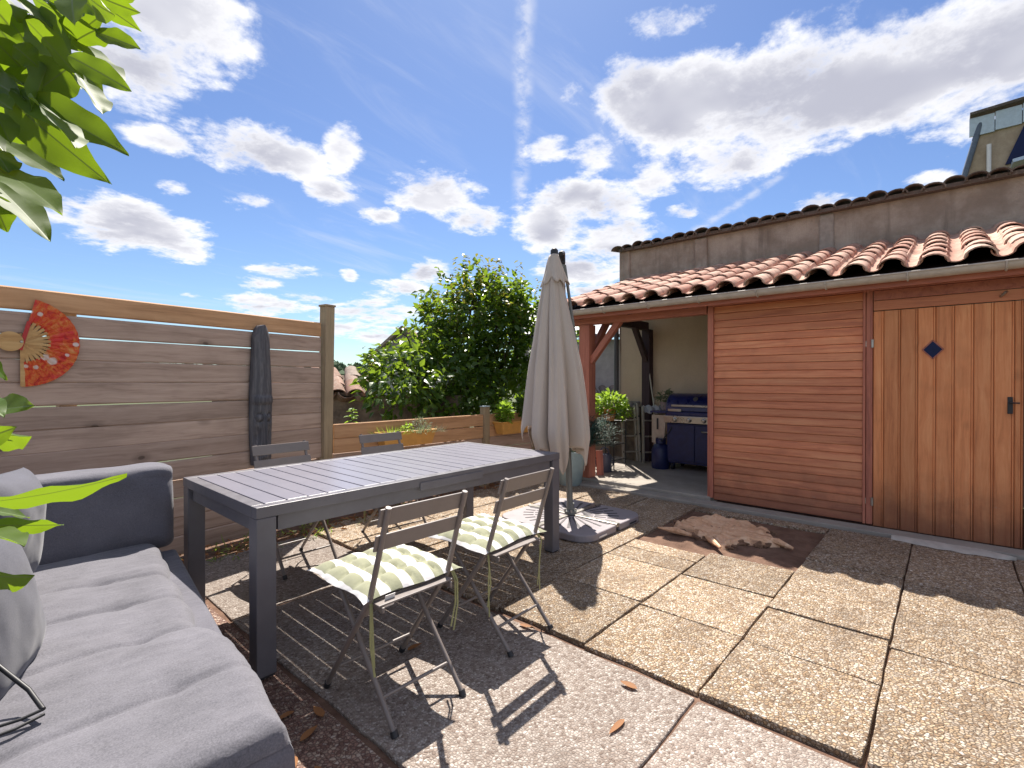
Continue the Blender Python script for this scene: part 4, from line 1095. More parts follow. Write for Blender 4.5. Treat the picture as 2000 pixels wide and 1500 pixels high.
# ================================================================== PARASOL AND ITS BASE
UX, UY = 3.78, 2.62
par = empty('closed_parasol', (UX, UY, 0)); tag(par, 'closed beige cantilever parasol hanging in folds from its mast', 'parasol')
def parasol():
    rr = random.Random(3)
    lean = Vector((-.056, .064, 0))          # the mast leans a touch to the left
    rt = Vector((.663, -.749, 0)); tow = Vector((-.749, -.663, 0))
    MB().tube([(0, 0, .03), tuple(lean*.5 + Vector((0, 0, 1.2))), tuple(lean + Vector((0, 0, 2.42)))], .029, 14).build('mast', M_umbmetal, par, smooth=60)
    MB().box((0, 0, 0), (.07, .07, .10)).build('mast_head', M_rubber, par, tuple(lean + Vector((0, 0, 2.43))), (0, R(8), R(40)), bevel=.01)
    MB().tube([tuple(lean + Vector((0, 0, 2.40))), tuple(lean + tow*.06 + Vector((0, 0, 2.475))), tuple(lean + tow*.13 - rt*.02 + Vector((0, 0, 2.45)))], [.026, .03, .022], 10).build('arm_joint', M_rubber, par, smooth=60)
    MB().tube([tuple(rt*.06 + Vector((0, 0, .9))), tuple(rt*.075 - lean*0 + tow*-.02 + Vector((0, 0, 1.5))), tuple(lean + rt*.03 + Vector((0, 0, 2.38)))], .014, 10).build('arm', M_umbmetal, par, smooth=60)
    # canopy gathered round its ribs
    c0 = lean*.8 + tow*.14 - rt*.095
    prof = [(2.43, .028), (2.36, .048), (2.20, .078), (2.0, .108), (1.8, .135), (1.6, .158), (1.4, .180), (1.2, .202), (1.0, .222), (.86, .236), (.76, .232)]
    nf = 8; n = 192; nz = 70
    ph = [rr.uniform(0, 6.28) for _ in range(6)]
    def rad(z):
        for (za, ra), (zb, rb) in zip(prof, prof[1:]):
            if z <= za and z >= zb: t = (za-z)/(za-zb); return ra + (rb-ra)*t
        return prof[-1][1] if z < prof[-1][0] else prof[0][1]
    def can(u, v):
        a = u*2*math.pi
        # cloth hangs lower between the ribs, in pointed lappets
        f8 = math.cos(a*nf + .9*math.sin(a*2+ph[0])); hem = .78 - .15*max(0, f8)**1.5 - .12*math.cos(a - R(-95)) - .07*math.sin(a*3+ph[1])
        hem = max(.47, hem)
        z = 2.43 + (hem-2.43)*v
        grow = min(1, (2.43-z)/1.0)
        amp = .12 + .42*grow
        sharp = (abs(math.cos(a*nf/2 + .45*math.sin(a*2+ph[0]))))**.8*2-1
        fold = amp*sharp*.55 + .10*grow*math.sin(a*5+ph[2]+z*.8) + .07*grow*math.sin(a*13+ph[3]+z*1.3) + .05*grow*math.sin(a*23+ph[4]-z*2)
        r_ = rad(z)*(1 + fold)*(1 - .25*max(0, (.80-z)/.35))
        x, y = math.cos(a)*r_, math.sin(a)*r_*1.0
        sway = tow*.02*grow + rt*.015*math.sin(z*2)
        # hem drawn towards the mast at the lowest tips
        if z < .85: sway = sway + rt*.10*(.85-z)
        return (c0.x + x + sway.x, c0.y + y + sway.y, z)
    mb = MB().grid(can, n, nz, True); o = mb.build('canopy', M_canvas, par, smooth=80)
    sm = o.modifiers.new('thickness', 'SOLIDIFY'); sm.thickness = .004; sm.offset = -1
    # upper wind vent tier
    def vent(u, v):
        a = u*2*math.pi; z = 2.44 - .26*v - .025*math.cos(a*nf)*v - .02*math.sin(a*3)*v
        r_ = (.034 + .080*v)*(1 + .16*v*math.cos(a*nf+.5) + .06*v*math.sin(a*5))
        return (c0.x + math.cos(a)*r_, c0.y + math.sin(a)*r_, z)
    o = MB().grid(vent, 96, 14, True).build('vent', M_canvas, par, smooth=80)
    sm = o.modifiers.new('thickness', 'SOLIDIFY'); sm.thickness = .003
    MB().lathe([(.036, 0), (.034, .05), (.015, .07)], 14, (c0.x, c0.y, 2.43)).build('finial', M_rubber, par, smooth=50)
    MB().tube([tuple(rt*.03 + Vector((0, 0, .80))), tuple(rt*.09 + tow*.03 + Vector((0, 0, .78)))], .012, 8).build('crank_axle', M_umbmetal, par, smooth=60)
    MB().lathe([(.045, 0), (.048, .01), (.045, .02)], 18).build('crank_wheel', M_umbmetal, par, tuple(rt*.10 + tow*.03 + Vector((0, 0, .78))), (R(90), 0, R(-40)), smooth=40)
    # cross frame that the weights sit on
    for a in (0, 90):
        MB().box((0, 0, 0), (1.0, .05, .03)).build('cross_bar', M_steel, par, (0, 0, .058 + .002*(a > 0)), (0, 0, R(a)), bevel=.004)
    MB().lathe([(.055, .07), (.055, .10), (.036, .11), (.036, .17)], 18).build('socket', M_umbmetal, par, smooth=40)
    for a in (45, 135, 225, 315):
        MB().tube([(.05*math.cos(R(a)), .05*math.sin(R(a)), .09), (.05*math.cos(R(a)), .05*math.sin(R(a)), .115)], .010, 8).build('bolt', M_steel, par, smooth=40)
parasol()
def weights():
    g = .03; Lh = .50
    names = {(-1, -1): 'nearest the table', (1, -1): 'nearest the tree stump', (1, 1): 'nearest the carport', (-1, 1): 'nearest the low fence'}
    for (sx, sy), lab in names.items():
        w = empty('base_weight', (UX, UY, 0)); tag(w, 'quarter slab of the dark parasol base, ' + lab, 'parasol weight', 'weights of the parasol base')
        pts = [(g, g), (Lh, g)] + [(Lh-.17+.17*math.cos(R(a)), Lh-.17+.17*math.sin(R(a))) for a in range(0, 91, 10)] + [(g, Lh)]
        pts = [(x*sx, y*sy) for x, y in pts]
        if sx*sy < 0: pts.reverse()
        MB().prism(pts, .062, (0, 0, .004)).build('shell', M_slabgrey, w, bevel=.012, segs=3)
        # dark strips laid on the moulded top, coloured as the shade in its slots
        mb = MB()
        for k in range(7):
            a = R(7 + k*12.7)
            for r0, r1 in ((.12, .21), (.225, .33), (.345, .44)):
                x0, y0 = math.cos(a)*r0, math.sin(a)*r0; r1e = min(r1, .47)
                mb.bar((x0*sx, y0*sy, .067), (math.cos(a)*r1e*sx, math.sin(a)*r1e*sy, .0655), .010 + .035*r0, .005)
        mb.build('slot_shade', plain('slot_shade_dark', (.06, .055, .06), .6), w)
        MB().bar((.2*sx, .505*sy, .03), (.32*sx, .505*sy, .03), .004, .012).build('grip', M_white if (sx, sy) == (-1, -1) else M_rubber, w)
weights()

# ================================================================== THINGS HUNG ON THE TALL FENCE
def fan():
    p = Vector((.236, 4.167, 1.536)) + FN*.03
    f = empty('paper_fan', tuple(p), FRZ); tag(f, 'large open red and orange paper fan fixed to the tall fence', 'fan')
    Rr, ri = .268, .118; a0, a1 = R(77), R(-90); n = 18
    c = Vector((.02, 0, 0))
    m, t, b = new_mat('fan_paper'); co = t.n.new('ShaderNodeTexCoord').outputs['Object']
    nz = t.noise(co, 26, 5, .65, 1.2); nz2 = t.noise(co, 9, 3, .6)
    cc = t.ramp(nz, [(.30, (.30, .015, .012)), (.44, (.62, .05, .018)), (.56, (.66, .16, .03)), (.72, (.70, .30, .10))])
    cc = t.mix(t.ss(nz2, .5, .68, 0, .8), cc, (.66, .03, .045, 1))
    for (x, z, r_) in ((.055, .185, .014), (.10, .175, .014), (.12, -.085, .022), (.155, -.11, .024), (.035, -.145, .012), (.08, -.15, .013), (.268, .0, .016), (.225, -.07, .012)):
        dd = t.v('DISTANCE', t.v('ADD', t.v('MULTIPLY', co, (1, 0, 1)), t.v('SCALE', t.noise(co, 60, 2, .5, 0, 1), .008)), (x+.004, 0, z+.004))
        cc = t.mix(t.ss(dd, r_*.75, r_*1.15, .92, 0), cc, (.70, .60, .52, 1))
    t.put(b.inputs['Base Color'], cc); b.inputs['Roughness'].default_value = .7
    mb = MB()
    for i in range(n*2+1):
        a = a0 + (a1-a0)*i/(n*2); y = -.006 if i % 2 else .003
        for r_ in (ri, Rr): mb.v.append((c.x + math.cos(a)*r_, y, math.sin(a)*r_))
    for i in range(n*2): k = i*2; mb.f.append((k, k+1, k+3, k+2))
    o = mb.build('paper', m, f); sm = o.modifiers.new('thickness', 'SOLIDIFY'); sm.thickness = .0015
    for i in range(15):
        a = a0 + (a1-a0)*i/14
        d = Vector((math.cos(a), 0, math.sin(a)))
        end = 14 == i or i == 0
        me = MB().bar(c + d*-.05 + Vector((0, -.008 + i*.0006, 0)), c + d*(Rr-.002 if i == 14 else ri+.01) + Vector((0, -.008 + i*.0006 - (.006 if end else 0), 0)), .017 if not end else .02, .003, (0, 1, 0))
        me.build('rib', M_bamboo if i else plain('red_lacquer', (.5, .03, .03), .5), f)
    MB().lathe([(.058, 0), (.058, .006), (.03, .009)], 26).build('guard_disc', M_bamboo, f, (-.035, -.014, .0), (R(90), 0, 0), smooth=40)
    MB().lathe([(.008, 0), (.006, .006)], 12).build('rivet', M_steel, f, (.012, -.022, 0), (R(90), 0, 0), smooth=40)
fan()
def mask():
    p = Vector((1.697, 4.388, .60)) + FN*.035
    k = empty('carved_mask', tuple(p), FRZ); tag(k, 'tall dark carved wooden mask with a long forehead hung on the fence', 'carving')
    Hh = 1.175
    def hw(z):
        t = z/Hh
        w = .084 + .012*math.sin(math.pi*min(1, t/.8)) - .012*max(0, t-.55)/.45
        if t > .88: w *= math.sqrt(max(0, 1-((t-.88)/.125)**2)) if t < 1 else .05
        return max(.006, w)
    def depth(x, z, w):
        q = max(0, 1-(x/w)**2)
        d = .075*q**.55
        def bump(cx, cz, rx, rz_, h): 
            e = ((x-cx)/rx)**2 + ((z-cz)/rz_)**2; return h*math.sqrt(1-e) if e < 1 else 0
        d += .020*math.exp(-((z-.545)/.032)**4)*q**.3                       # brow band
        for s_ in (-1, 1):
            d -= .022*math.exp(-(((x-s_*.040)/.030)**2 + ((z-.395)/.042)**2)**2)
            d += bump(s_*.040, .395, .026, .032, .034)
            d -= .034*math.exp(-(((x-s_*.045)/.026)**2 + ((z-.24)/.085)**2)) # hollow cheeks
        d += .036*max(0, 1-abs(x)/.020)**.8*(1 if .13 < z < .40 else math.exp(-((z-(.13 if z < .2 else .40))/.02)**2)) # long nose
        d += bump(0, .065, .036, .018, .014); d += bump(0, .085, .03, .012, .01)
        d += .004*noise.noise(Vector((x*30, z*12, 0))) + .003*noise.noise(Vector((x*80, z*20, 4)))
        return d
    mb = MB(); nx, nz = 40, 170
    def fn(u, v):
        z = v*Hh; w = hw(z); x = (2*u-1)*w*.999
        return (x, -depth(x, z, w), z)
    mb.grid(fn, nx, nz); mb.grid(lambda u, v: ((2*u-1)*hw(v*Hh), .004, v*Hh), 4, nz)
    mb.build('carving', M_carve, k, smooth=60)
mask()

# ================================================================== PLANTERS AND POT PLANTS
def grass_tuft(mb, rr, c, n, h, spread, w=.006):
    for _ in range(n):
        a = rr.uniform(0, 6.28); r_ = rr.uniform(0, spread*.4); s_ = rr.uniform(.2, 1)*spread
        leaf_mb(mb, (c[0]+math.cos(a)*r_, c[1]+math.sin(a)*r_, c[2]), (math.cos(a)*s_, math.sin(a)*s_, h), (math.cos(a), math.sin(a), .2), h*rr.uniform(.6, 1.1), w, rr.uniform(.1, .5), .3, 4)
def bushy(mb, rr, c, rx, rz_, n, L, w):
    for _ in range(n):
        v = Vector((rr.gauss(0, 1), rr.gauss(0, 1), rr.gauss(0, 1))).normalized()*rr.random()**.4
        p = Vector(c) + Vector((v.x*rx, v.y*rx, v.z*rz_)); d = v + Vector((rr.uniform(-.5, .5), rr.uniform(-.5, .5), rr.uniform(-.3, .7)))
        leaf_mb(mb, p, d, Vector((rr.gauss(0, .5), rr.gauss(0, .5), 1)), L*rr.uniform(.6, 1.1), w*rr.uniform(.7, 1.1), rr.uniform(.1, .4), .3, 4)
def planter(x, y, z, L, rz, label):
    p = empty('planter_box', (x, y, z), rz); tag(p, label, 'planter', 'ochre planters on the low fence')
    mb = MB(); h = .15; a, b = L/2*.86, .062; A, B = L/2, .085
    ov = [(-a, -b, 0), (a, -b, 0), (a, b, 0), (-a, b, 0), (-A, -B, h), (A, -B, h), (A, B, h), (-A, B, h)]
    t_ = .008
    iv = [(-A+t_, -B+t_, h), (A-t_, -B+t_, h), (A-t_, B-t_, h), (-A+t_, B-t_, h), (-a+t_, -b+t_, .02), (a-t_, -b+t_, .02), (a-t_, b-t_, .02), (-a+t_, b-t_, .02)]
    mb.add(ov + iv, [(3, 2, 1, 0), (0, 1, 5, 4), (1, 2, 6, 5), (2, 3, 7, 6), (3, 0, 4, 7), (4, 5, 9, 8), (5, 6, 10, 9), (6, 7, 11, 10), (7, 4, 8, 11), (8, 9, 13, 12), (9, 10, 14, 13), (10, 11, 15, 14), (11, 8, 12, 15), (12, 13, 14, 15)])
    mb.build('tub', M_ochre, p, bevel=.004)
    rim = MB()
    for q, r_ in (((-A, -B, h), (A, -B, h)), ((A, -B, h), (A, B, h)), ((A, B, h), (-A, B, h)), ((-A, B, h), (-A, -B, h))): rim.tube([q, r_], .009, 8)
    rim.build('rim', M_ochre, p, smooth=60)
    MB().box((0, 0, 0), (2*A-.03, 2*B-.03, .02)).build('potting_soil', M_soil, p, (0, 0, h-.03))
    for s_ in (-1, 1): MB().bar((s_*L*.3, B, h), (s_*L*.3, B+.05, h+.005), .02, .004).build('hook', M_black, p)
r1 = math.atan2(-.11, 1.94)
planter(3.15, 4.28, .625, .66, r1, 'ochre plastic planter with grassy herbs hung left of the fence post')
planter(4.80, 4.20, .635, .62, r1, 'ochre plastic planter with basil hung right of the fence post')
def top_plant(name, label, cat, x, y, z, mat, fn, group=None, part='foliage'):
    o = empty(name, (x, y, z)); tag(o, label, cat, group); mb = MB(); fn(mb, random.Random(hash(label) % 1000 if False else len(label)*7+int(x*100))); mb.build(part, mat, o); return o
top_plant('chive_clump', 'tufted green chives at the left end of the first ochre planter', 'plant', 2.97, 4.295, .755, M_herb, lambda mb, rr: grass_tuft(mb, rr, (0, 0, 0), 110, .12, .5, .005))
top_plant('flowering_herb', 'small orange flowered seedling in the middle of the first ochre planter', 'plant', 3.16, 4.285, .755, M_herb, lambda mb, rr: bushy(mb, rr, (0, 0, .05), .07, .05, 60, .04, .02))
top_plant('lavender_clump', 'grey green lavender clump at the right end of the first ochre planter', 'plant', 3.35, 4.28, .755, M_greyherb, lambda mb, rr: (grass_tuft(mb, rr, (0, 0, 0), 240, .11, .6, .007), bushy(mb, rr, (0, 0, .08), .10, .07, 200, .035, .008)))
top_plant('basil_plant', 'bright green basil at the left end of the second ochre planter', 'plant', 4.62, 4.22, .76, M_herb, lambda mb, rr: (bushy(mb, rr, (0, 0, .13), .10, .15, 240, .07, .042), [mb.tube([(0, 0, -.02), (rr.uniform(-.06, .06), rr.uniform(-.05, .05), .18)], .004, 5) for _ in range(6)]))
top_plant('mint_plant', 'taller thin leaved mint at the right end of the second ochre planter', 'plant', 4.95, 4.20, .76, M_lilac, lambda mb, rr: [(mb.tube([(0, 0, -.02), (q*.02-.05, .01*q, .36)], .003, 5), bushy(mb, rr, (q*.02-.05, .01*q, .24), .05, .15, 60, .05, .025)) for q in range(5)])

def pot(name, label, cat, x, y, z, r0, r1, h, mat, group=None, rim=.02, dirt=True):
    o = empty(name, (x, y, z)); tag(o, label, cat, group)
    MB().lathe([(r0*.96, 0), (r0, .006), (r1, h-rim), (r1+.008, h-rim), (r1+.010, h), (r1-.006, h), (r1-.01, h-.04), (.002, h-.045)], 32, cap=False).build('body', mat, o, smooth=45)
    if dirt: MB().lathe([(r1-.012, h-.03), (r1*.5, h-.022), (.002, h-.02)], 24, cap=False).build('potting_soil', M_soil, o, smooth=60)
    return o
bp = pot('plant_pot', 'large blue grey plastic pot beside the shed post', 'pot', 5.14, 3.56, .0, .135, .19, .43, M_bluepot)
def juniper(mb, rr):
    for _ in range(64):
        tip = Vector((.29 + rr.gauss(0, .12), -.24 + rr.gauss(0, .12), .27 + rr.gauss(0, .09))); base = Vector((rr.uniform(-.06, .1), rr.uniform(-.08, .06), 0))
        mid = base.lerp(tip, .5) + Vector((0, 0, .05))
        mb.tube([base, mid, tip], [.004, .003, .001], 4)
        for k in range(60):
            f = rr.uniform(.3, 1.05); p = base.lerp(tip, f) + Vector((0, 0, .05*4*f*(1-f))) + Vector((rr.gauss(0, .018), rr.gauss(0, .018), rr.gauss(0, .018)))
            d = (tip-base).normalized()
            leaf_mb(mb, p, d + Vector((rr.uniform(-.9, .9), rr.uniform(-.9, .9), rr.uniform(-.7, .7))), (0, 0, 1), rr.uniform(.025, .05), .009, .1, .2, 2)
top_plant('juniper', 'dark blue green juniper spreading out of the large blue grey pot', 'plant', 5.16, 3.54, .41, M_juniper, juniper)
top_plant('trailing_plant', 'small pale leaved trailing plant at the rim of the blue grey pot', 'plant', 5.06, 3.53, .44, M_greyherb, lambda mb, rr: bushy(mb, rr, (0, 0, .06), .10, .09, 120, .035, .016))
# plant stand with terracotta pot
st = empty('plant_stand', (6.30, 3.68, .062)); tag(st, 'tall black metal plant stand at the open end of the carport', 'plant stand')
def stand():
    h = .66; w = .17
    for sx in (-1, 1):
        for sy in (-1, 1): MB().tube([(sx*w, sy*w, 0), (sx*w, sy*w, h)], .008, 8).build('leg', M_black, st, smooth=60)
    for z in (.12, .34, h):
        m = MB()
        for s_ in (-1, 1): m.tube([(-w, s_*w, z), (w, s_*w, z)], .006, 6); m.tube([(s_*w, -w, z), (s_*w, w, z)], .006, 6)
        for k in range(5): m.tube([(-w, -w+(k+1)*w/3, z), (w, -w+(k+1)*w/3, z)], .004, 6)
        m.build('shelf', M_black, st, smooth=60)
    m = MB(); pts = [(math.cos(a*math.pi/12)*.105, math.sin(a*math.pi/12)*.105, h+.10) for a in range(25)]
    m.tube(pts, .005, 6); m.tube([(.105, 0, h), (.105, 0, h+.10)], .005, 6); m.tube([(-.105, 0, h), (-.105, 0, h+.10)], .005, 6); m.build('pot_ring', M_black, st, smooth=60)
stand()
pot('flower_pot', 'terracotta pot standing in the ring of the black plant stand', 'pot', 6.30, 3.68, .73, .068, .095, .17, M_terra, rim=.045)
top_plant('pot_plant', 'bushy sunlit yellow green plant in the terracotta pot on the stand', 'plant', 6.30, 3.68, .89, M_herb, lambda mb, rr: (bushy(mb, rr, (0, 0, .10), .23, .15, 380, .085, .045), bushy(mb, rr, (.10, -.16, -.02), .13, .10, 140, .07, .035)))
def watering_can():
    o = empty('watering_can', (5.90, 3.52, .062), R(150)); tag(o, 'grey blue watering can on the carport floor', 'watering can')
    MB().lathe([(.088, 0), (.095, .01), (.092, .22), (.085, .24), (.075, .242), (.07, .23)], 28).build('body', M_can, o, smooth=45)
    MB().tube([(.085, 0, .05), (.15, 0, .16), (.20, 0, .28)], [.022, .016, .012], 10).build('spout', M_can, o, smooth=60)
    MB().tube([(-.07, 0, .22), (-.045, 0, .31), (.02, 0, .335), (.065, 0, .30), (.075, 0, .23)], .011, 8).build('handle', M_can, o, smooth=60)
    MB().tube([(-.085, 0, .20), (-.13, 0, .17), (-.125, 0, .08), (-.09, 0, .05)], .009, 8).build('side_handle', M_can, o, smooth=60)
watering_can()
tb = empty('leaning_plank', (5.62, 3.42, .062)); tag(tb, 'reddish plank leaning at the foot of the shed post', 'plank')
MB().box((0, 0, .16), (.09, .02, .33)).build('board', M_beamz, tb, rot=(R(-8), 0, R(-40)), bevel=.003)

# ================================================================== CARPORT: LADDERS, POLES, GRILL
def ladder(x, y, rz, lean, label, n_rail, H, w, holes):
    o = empty('folding_ladder' if n_rail > 2 else 'step_ladder', (x, y, .062), rz); tag(o, label, 'ladder')
    for k in range(n_rail):
        yy = (k//2)*.065; sx = -1 if k % 2 == 0 else 1; ins = (k//2)*.028
        a = Vector((sx*(w-ins), yy, 0)); b = Vector((sx*(w-ins)*.93, yy + lean*H, H - (k//2)*.03))
        r_ = MB().bar(a, b, .026, .058, (0, 1, 0)).build('rail', M_alu, o, bevel=.003)
        if holes:
            for q in range(3):
                f = .18 + q*.3; p = a.lerp(b, f)
                MB().lathe([(.011, 0), (.011, .004)], 10).build('rung_socket', M_rubber, r_, (p.x, p.y-.031, p.z), (R(90), 0, 0))
    for q in range(4):
        z = .16 + q*.24
        if z < H-.05: MB().bar((-w+.01, lean*z, z), (w-.01, lean*z, z), .03, .022).build('rung', M_alu, o, bevel=.003)
    return o
ladder(6.86, 3.62, R(-40), .10, 'folded multi section aluminium ladder leaning by the plant stand', 4, .90, .135, True)
ladder(7.00, 3.36, R(-42), .06, 'small aluminium step ladder behind the folded ladder', 2, .86, .13, False)
sh = empty('step_ladder_cloth', (6.98, 3.34, .86)); tag(sh, 'pale grey cloth draped over the top of the step ladder', 'cloth')
def cloth(u, v):
    x = -.14 + .28*u; t_ = (v-.5)*2
    return (x + .01*math.sin(v*9), .05*t_*1.2 + .012*math.sin(u*14), .075 - .11*abs(t_)**1.6 + .012*math.sin(u*17+v*5))
co_ = MB().grid(cloth, 26, 18).build('fold', fabric('grey_cloth', (.42, .44, .48), 600), sh, rot=(0, 0, R(-42)), smooth=80)
sm = co_.modifiers.new('thickness', 'SOLIDIFY'); sm.thickness = .004
def pole(name, a, b, r_, mat, label, cat, head=None):
    o = empty(name, a); tag(o, label, cat); d = Vector(b) - Vector(a)
    MB().tube([(0, 0, 0), tuple(d)], r_, 10).build('shaft', mat, o, smooth=60)
    if head: head(o, d)
pole('broom', (6.96, 3.18, .09), (7.09, 3.44, 1.42), .012, M_alu, 'broom with a pale handle leaning on the dark back post', 'broom', lambda o, d: (MB().box((0, 0, 0), (.07, .26, .05)).build('head', M_rubber, o, (0, 0, -.0), (0, 0, R(20)), bevel=.01)))
pole('wooden_pole', (6.90, 3.24, .065), (7.06, 3.36, 1.05), .011, M_white, 'slim white pole standing beside the broom', 'pole')
lowb = empty('low_block_wall', (7.1, 3.8, 0)); tag(lowb, 'low rough block wall carrying small pots behind the ladders', 'wall')
W(box_obj('wall_body', 7.02, 7.205, 3.58, 4.10, 0, .90, M_stone, bevel=.015), lowb)
for i, (yv, mt, lb) in enumerate(((3.98, M_terra, 'small orange terracotta pot at the outer end of the low block wall'), (3.87, M_terra, 'second small terracotta pot from the outer end of the low wall'), (3.76, M_greywall, 'grey clay pot third along the low block wall'), (3.66, M_greywall, 'grey clay pot on the low wall next to the back post'))):
    pot('clay_pot', lb, 'pot', 7.09, yv, .90, .036, .05, .085, mt, 'small pots on the low wall', .02)
def grill():
    g = empty('gas_grill', (6.86, 2.56, .062)); tag(g, 'dark blue gas grill with stainless control panel under the carport', 'grill')
    # body faces -X
    MB().box((0, 0, 0), (.44, .80, .56)).build('cabinet', M_navy2, g, (0, 0, .38), bevel=.012)
    MB().box((0, 0, 0), (.50, .82, .16)).build('firebox', M_navy, g, (0, 0, .745), bevel=.02)
    pn = MB().box((0, 0, 0), (.03, .84, .10)).build('control_panel', M_steel, g, (-.262, 0, .715), (0, R(-12), 0), bevel=.006)
    for yv in (.26, .06, -.14, -.30):
        MB().lathe([(.034, 0), (.034, .006), (.026, .010), (.024, .030), (.018, .034)], 20).build('knob', M_steel, pn, (-.016, yv, .0), (0, R(-90), 0), smooth=40)
    MB().lathe([(.010, 0), (.010, .006)], 12).build('igniter', M_rubber, pn, (-.016, -.22, 0), (0, R(-90), 0))
    # barrel hood
    mb = MB(); n = 18; sec = [(.25*math.cos(math.pi*j/n), .24*math.sin(math.pi*j/n)**.8) for j in range(n+1)]
    for s_ in (-.40, .40): mb.v += [(x, s_, z) for x, z in sec]
    w = n+1; mb.f += [(j, w+j, w+j+1, j+1) for j in range(n)] + [tuple(range(w)), tuple(reversed(range(w, 2*w)))]
    hood = mb.build('hood', M_navy, g, (0, 0, .83), smooth=40, bevel=.006)
    MB().box((0, 0, 0), (.018, .62, .028)).build('handle', M_steel, hood, (-.275, 0, .075), bevel=.005)
    for s_ in (-.28, .28): MB().tube([(-.235, s_, .075), (-.275, s_, .075)], .009, 8).build('handle_mount', M_rubber, hood, smooth=50)
    MB().box((0, 0, 0), (.006, .19, .035)).build('badge', M_steel, hood, (-.262, .27, .010), bevel=.002)
    MB().lathe([(.032, 0), (.034, .008)], 16).build('thermometer', M_steel, hood, (-.20, 0, .165), (0, R(-50), 0), smooth=40)
    # folded-down side shelf and its bracket, doors, handle, wheels
    MB().box((0, 0, 0), (.42, .24, .03)).build('side_shelf', M_navy, g, (0, .54, .80), bevel=.008)
    MB().prism([(0, 0), (.22, 0), (.22, -.40), (.04, -.40)], .012, (0, 0, 0), (R(90), 0, R(90))).build('shelf_panel', M_alu, g, (-.17, .43, .755))
    MB().box((0, 0, 0), (.005, .025, .16)).build('panel_slot', M_rubber, g, (-.176, .56, .63))
    for s_ in (-1, 1):
        MB().box((0, 0, 0), (.014, .385, .50)).build('cabinet_door', M_navy2, g, (-.228, s_*.197, .385), bevel=.006)
    MB().tube([(-.24, -.10, .56), (-.27, -.11, .56), (-.27, -.27, .56), (-.24, -.28, .56)], .010, 8).build('door_handle', M_steel, g, smooth=60)
    for sx in (-.17, .17):
        for sy in (-.33, .33):
            MB().lathe([(.045, -.016), (.05, -.010), (.05, .010), (.045, .016)], 18).build('wheel', M_rubber, g, (sx, sy, .05), (R(90), 0, 0), smooth=40)
            MB().box((0, 0, 0), (.05, .05, .06)).build('caster_fork', M_navy2, g, (sx, sy, .09))
grill()
def gas_bottle():
    o = empty('gas_bottle', (6.66, 3.06, .062)); tag(o, 'dark blue gas bottle on the floor beside the grill', 'gas bottle')
    MB().lathe([(.115, 0), (.125, .02), (.125, .27), (.10, .33), (.045, .36), (.03, .37)], 28).build('tank', M_navy2, o, smooth=40)
    MB().lathe([(.07, .36), (.07, .43), (.062, .43), (.062, .36)], 20, cap=False).build('collar', M_navy2, o, smooth=40)
    MB().tube([(0, 0, .37), (0, 0, .42), (-.05, 0, .42)], .012, 8).build('valve', M_steel, o, smooth=50)
    MB().tube([(-.05, 0, .42), (-.09, -.06, .40), (-.05, -.16, .55), (.0, -.2, .68)], .008, 8).build('hose', M_rubber, o, smooth=60)
gas_bottle()
pot('shelf_pot', 'pale pot with a grey leaved plant on the side shelf of the grill', 'pot', 6.92, 3.10, .877, .06, .08, .12, plain('mauve_clay', (.34, .26, .27), .8))
top_plant('shelf_plant', 'grey green leafy plant in the pot on the grill side shelf', 'plant', 6.92, 3.10, .98, M_greyherb, lambda mb, rr: bushy(mb, rr, (0, 0, .08), .13, .11, 160, .06, .035))

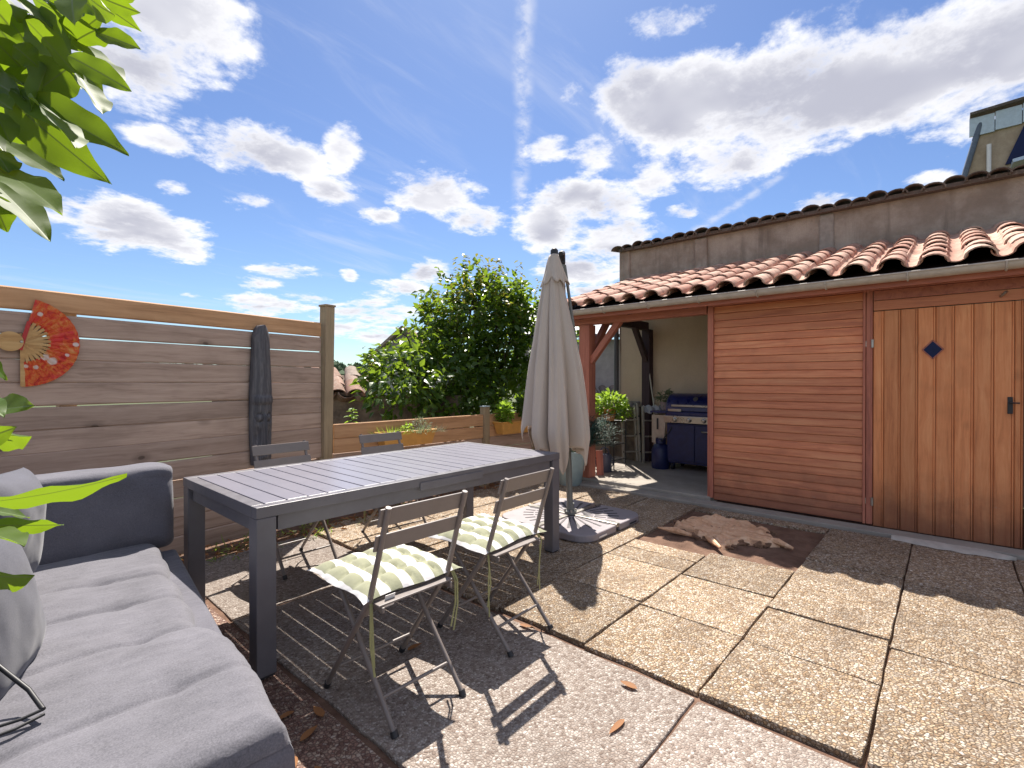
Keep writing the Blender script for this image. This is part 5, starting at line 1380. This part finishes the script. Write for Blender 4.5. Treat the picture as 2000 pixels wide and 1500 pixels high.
# ================================================================== STUMP, LITTER
def stump():
    o = empty('tree_stump', (4.42, 1.45, -.02)); tag(o, 'low splintered tree stump sawn off level with the paving', 'stump')
    rr = random.Random(11); n = 150; rings = 44; mb = MB()
    def R_(a):
        r_ = .385 + .03*math.cos(2*(a-R(75))) + .06*noise.noise(Vector((math.cos(a)*2, math.sin(a)*2, 0)))
        r_ += .05*noise.noise(Vector((math.cos(a)*6, math.sin(a)*6, 3)))
        r_ += .10*math.exp(-((a-R(258))/.12)**2) + .12*math.exp(-((a-R(126))/.12)**2) + .14*math.exp(-((a-R(196))/.16)**2)
        return r_
    def fn(u, v):
        a = u*2*math.pi; r_ = R_(a)*v; x, y = math.cos(a)*r_, math.sin(a)*r_
        h = .062 + .018*noise.noise(Vector((x*4, y*9, 1))) + .016*noise.noise(Vector((x*9, y*24, 2))) + .05*max(0, x*.5)
        step = .010*math.floor(2.2*noise.noise(Vector((x*3+5, y*3, 7))))
        h += step + .016*abs(noise.noise(Vector((x*4, y*26, 9)))) - .02*abs(noise.noise(Vector((x*7+3, y*11, 4))))**1.0
        hole = .05*math.exp(-((x-.08)**2+(y-.10)**2)/.006) + .045*math.exp(-((x-.16)**2+(y+.12)**2)/.004) + .04*math.exp(-((x+.05)**2+(y-.25)**2)/.003)
        h -= hole
        if v > .86: h -= (h+.03)*((v-.86)/.14)**1.5*.92
        return (x, y, max(-.02, h))
    mb.grid(fn, n, rings, True)
    m = wood('stump_wood', (.34, .17, .09), (.66, .39, .23), (.78, .55, .37), axis=1, knots=True, var=.02, grain=.9, bump=.9, knot_scale=4)
    mb.build('sawn_top', m, o, smooth=16)
    bark = MB()
    for k in range(70):
        a = rr.uniform(0, 6.28); r_ = R_(a)*rr.uniform(.9, 1.06); c = (math.cos(a)*r_, math.sin(a)*r_, rr.uniform(.0, .035))
        bark.box(c, (rr.uniform(.02, .09), rr.uniform(.012, .035), rr.uniform(.012, .04)), (rr.uniform(-.4, .4), rr.uniform(-.4, .4), a + R(90) + rr.uniform(-.5, .5)))
    ob = bark.build('bark_rim', plain('torn_bark', (.20, .11, .065), .9, 0, .3), o, bevel=.004); ob['kind'] = 'stuff'
    for (x, y, L, a) in ((-.12, -.46, .22, 75), (-.43, -.05, .34, 40), (-.38, .27, .3, 100)):
        mb = MB(); mb.tube([(-L/2, 0, 0), (0, .01, .012), (L/2, 0, .0)], [.010, .028, .006], 7); mb.build('splinter', m, o, (x, y, .045), (rr.uniform(-.2, .2), rr.uniform(-.15, .15), R(a)), smooth=50)
stump()
DL = [(0.94, 1.813), (1.704, .929), (1.91, .981), (1.444, 1.956), (.77, 1.70), (.82, 1.75), (.80, 1.60), (2.0, 1.72), (.88, 1.93)]
spots = ['between the day bed and the nearest chair', 'lying alone on the sunlit pink slab', 'beside the raised slab edge', 'under the nearest chair', 'at the corner of the day bed', 'next to the day bed corner, curled', 'nearest the camera by the day bed', 'in the joint below the second chair', 'beside the front table leg']
rr = random.Random(8)
for (x, y), s_ in zip(DL, spots):
    mb = MB(); leaf_mb(mb, (0, 0, 0), (1, 0, 0), (0, 0, 1), rr.uniform(.07, .11), rr.uniform(.022, .035), rr.uniform(-.06, .04), .25, 7)
    tag(mb.build('dry_leaf', M_dry, None, (x, y, -.004 if x < 2.03 else .006), (rr.uniform(-.1, .1), rr.uniform(-.03, .03), rr.uniform(0, 6.28)), smooth=80), 'brown curled dry leaf ' + s_, 'leaf', 'fallen leaves')
def litter():
    rr = random.Random(15); mb = MB()
    for _ in range(420):
        x = rr.uniform(.7, 4.9); y = 4.08 + (x-.7)*.03 + rr.gauss(0, .09)
        leaf_mb(mb, (x, y, rr.uniform(-.002, .02)), (rr.uniform(-1, 1), rr.uniform(-1, 1), rr.uniform(-.1, .25)), (rr.gauss(0, .4), rr.gauss(0, .4), 1), rr.uniform(.03, .07), rr.uniform(.015, .03), rr.uniform(-.3, .3), .4, 3)
    tag(mb.build('leaf_litter', M_dry), 'dry leaf litter gathered along the foot of the fence', 'leaf litter', kind='stuff')
    mb = MB()
    for _ in range(60):
        c = (rr.uniform(1.0, 3.2), 4.18 + rr.gauss(0, .08), 0); grass_tuft(mb, rr, c, 6, rr.uniform(.05, .12), .7, .008)
    tag(mb.build('weeds', M_herb), 'scattered green weeds at the foot of the fence', 'weeds', kind='stuff')
litter()
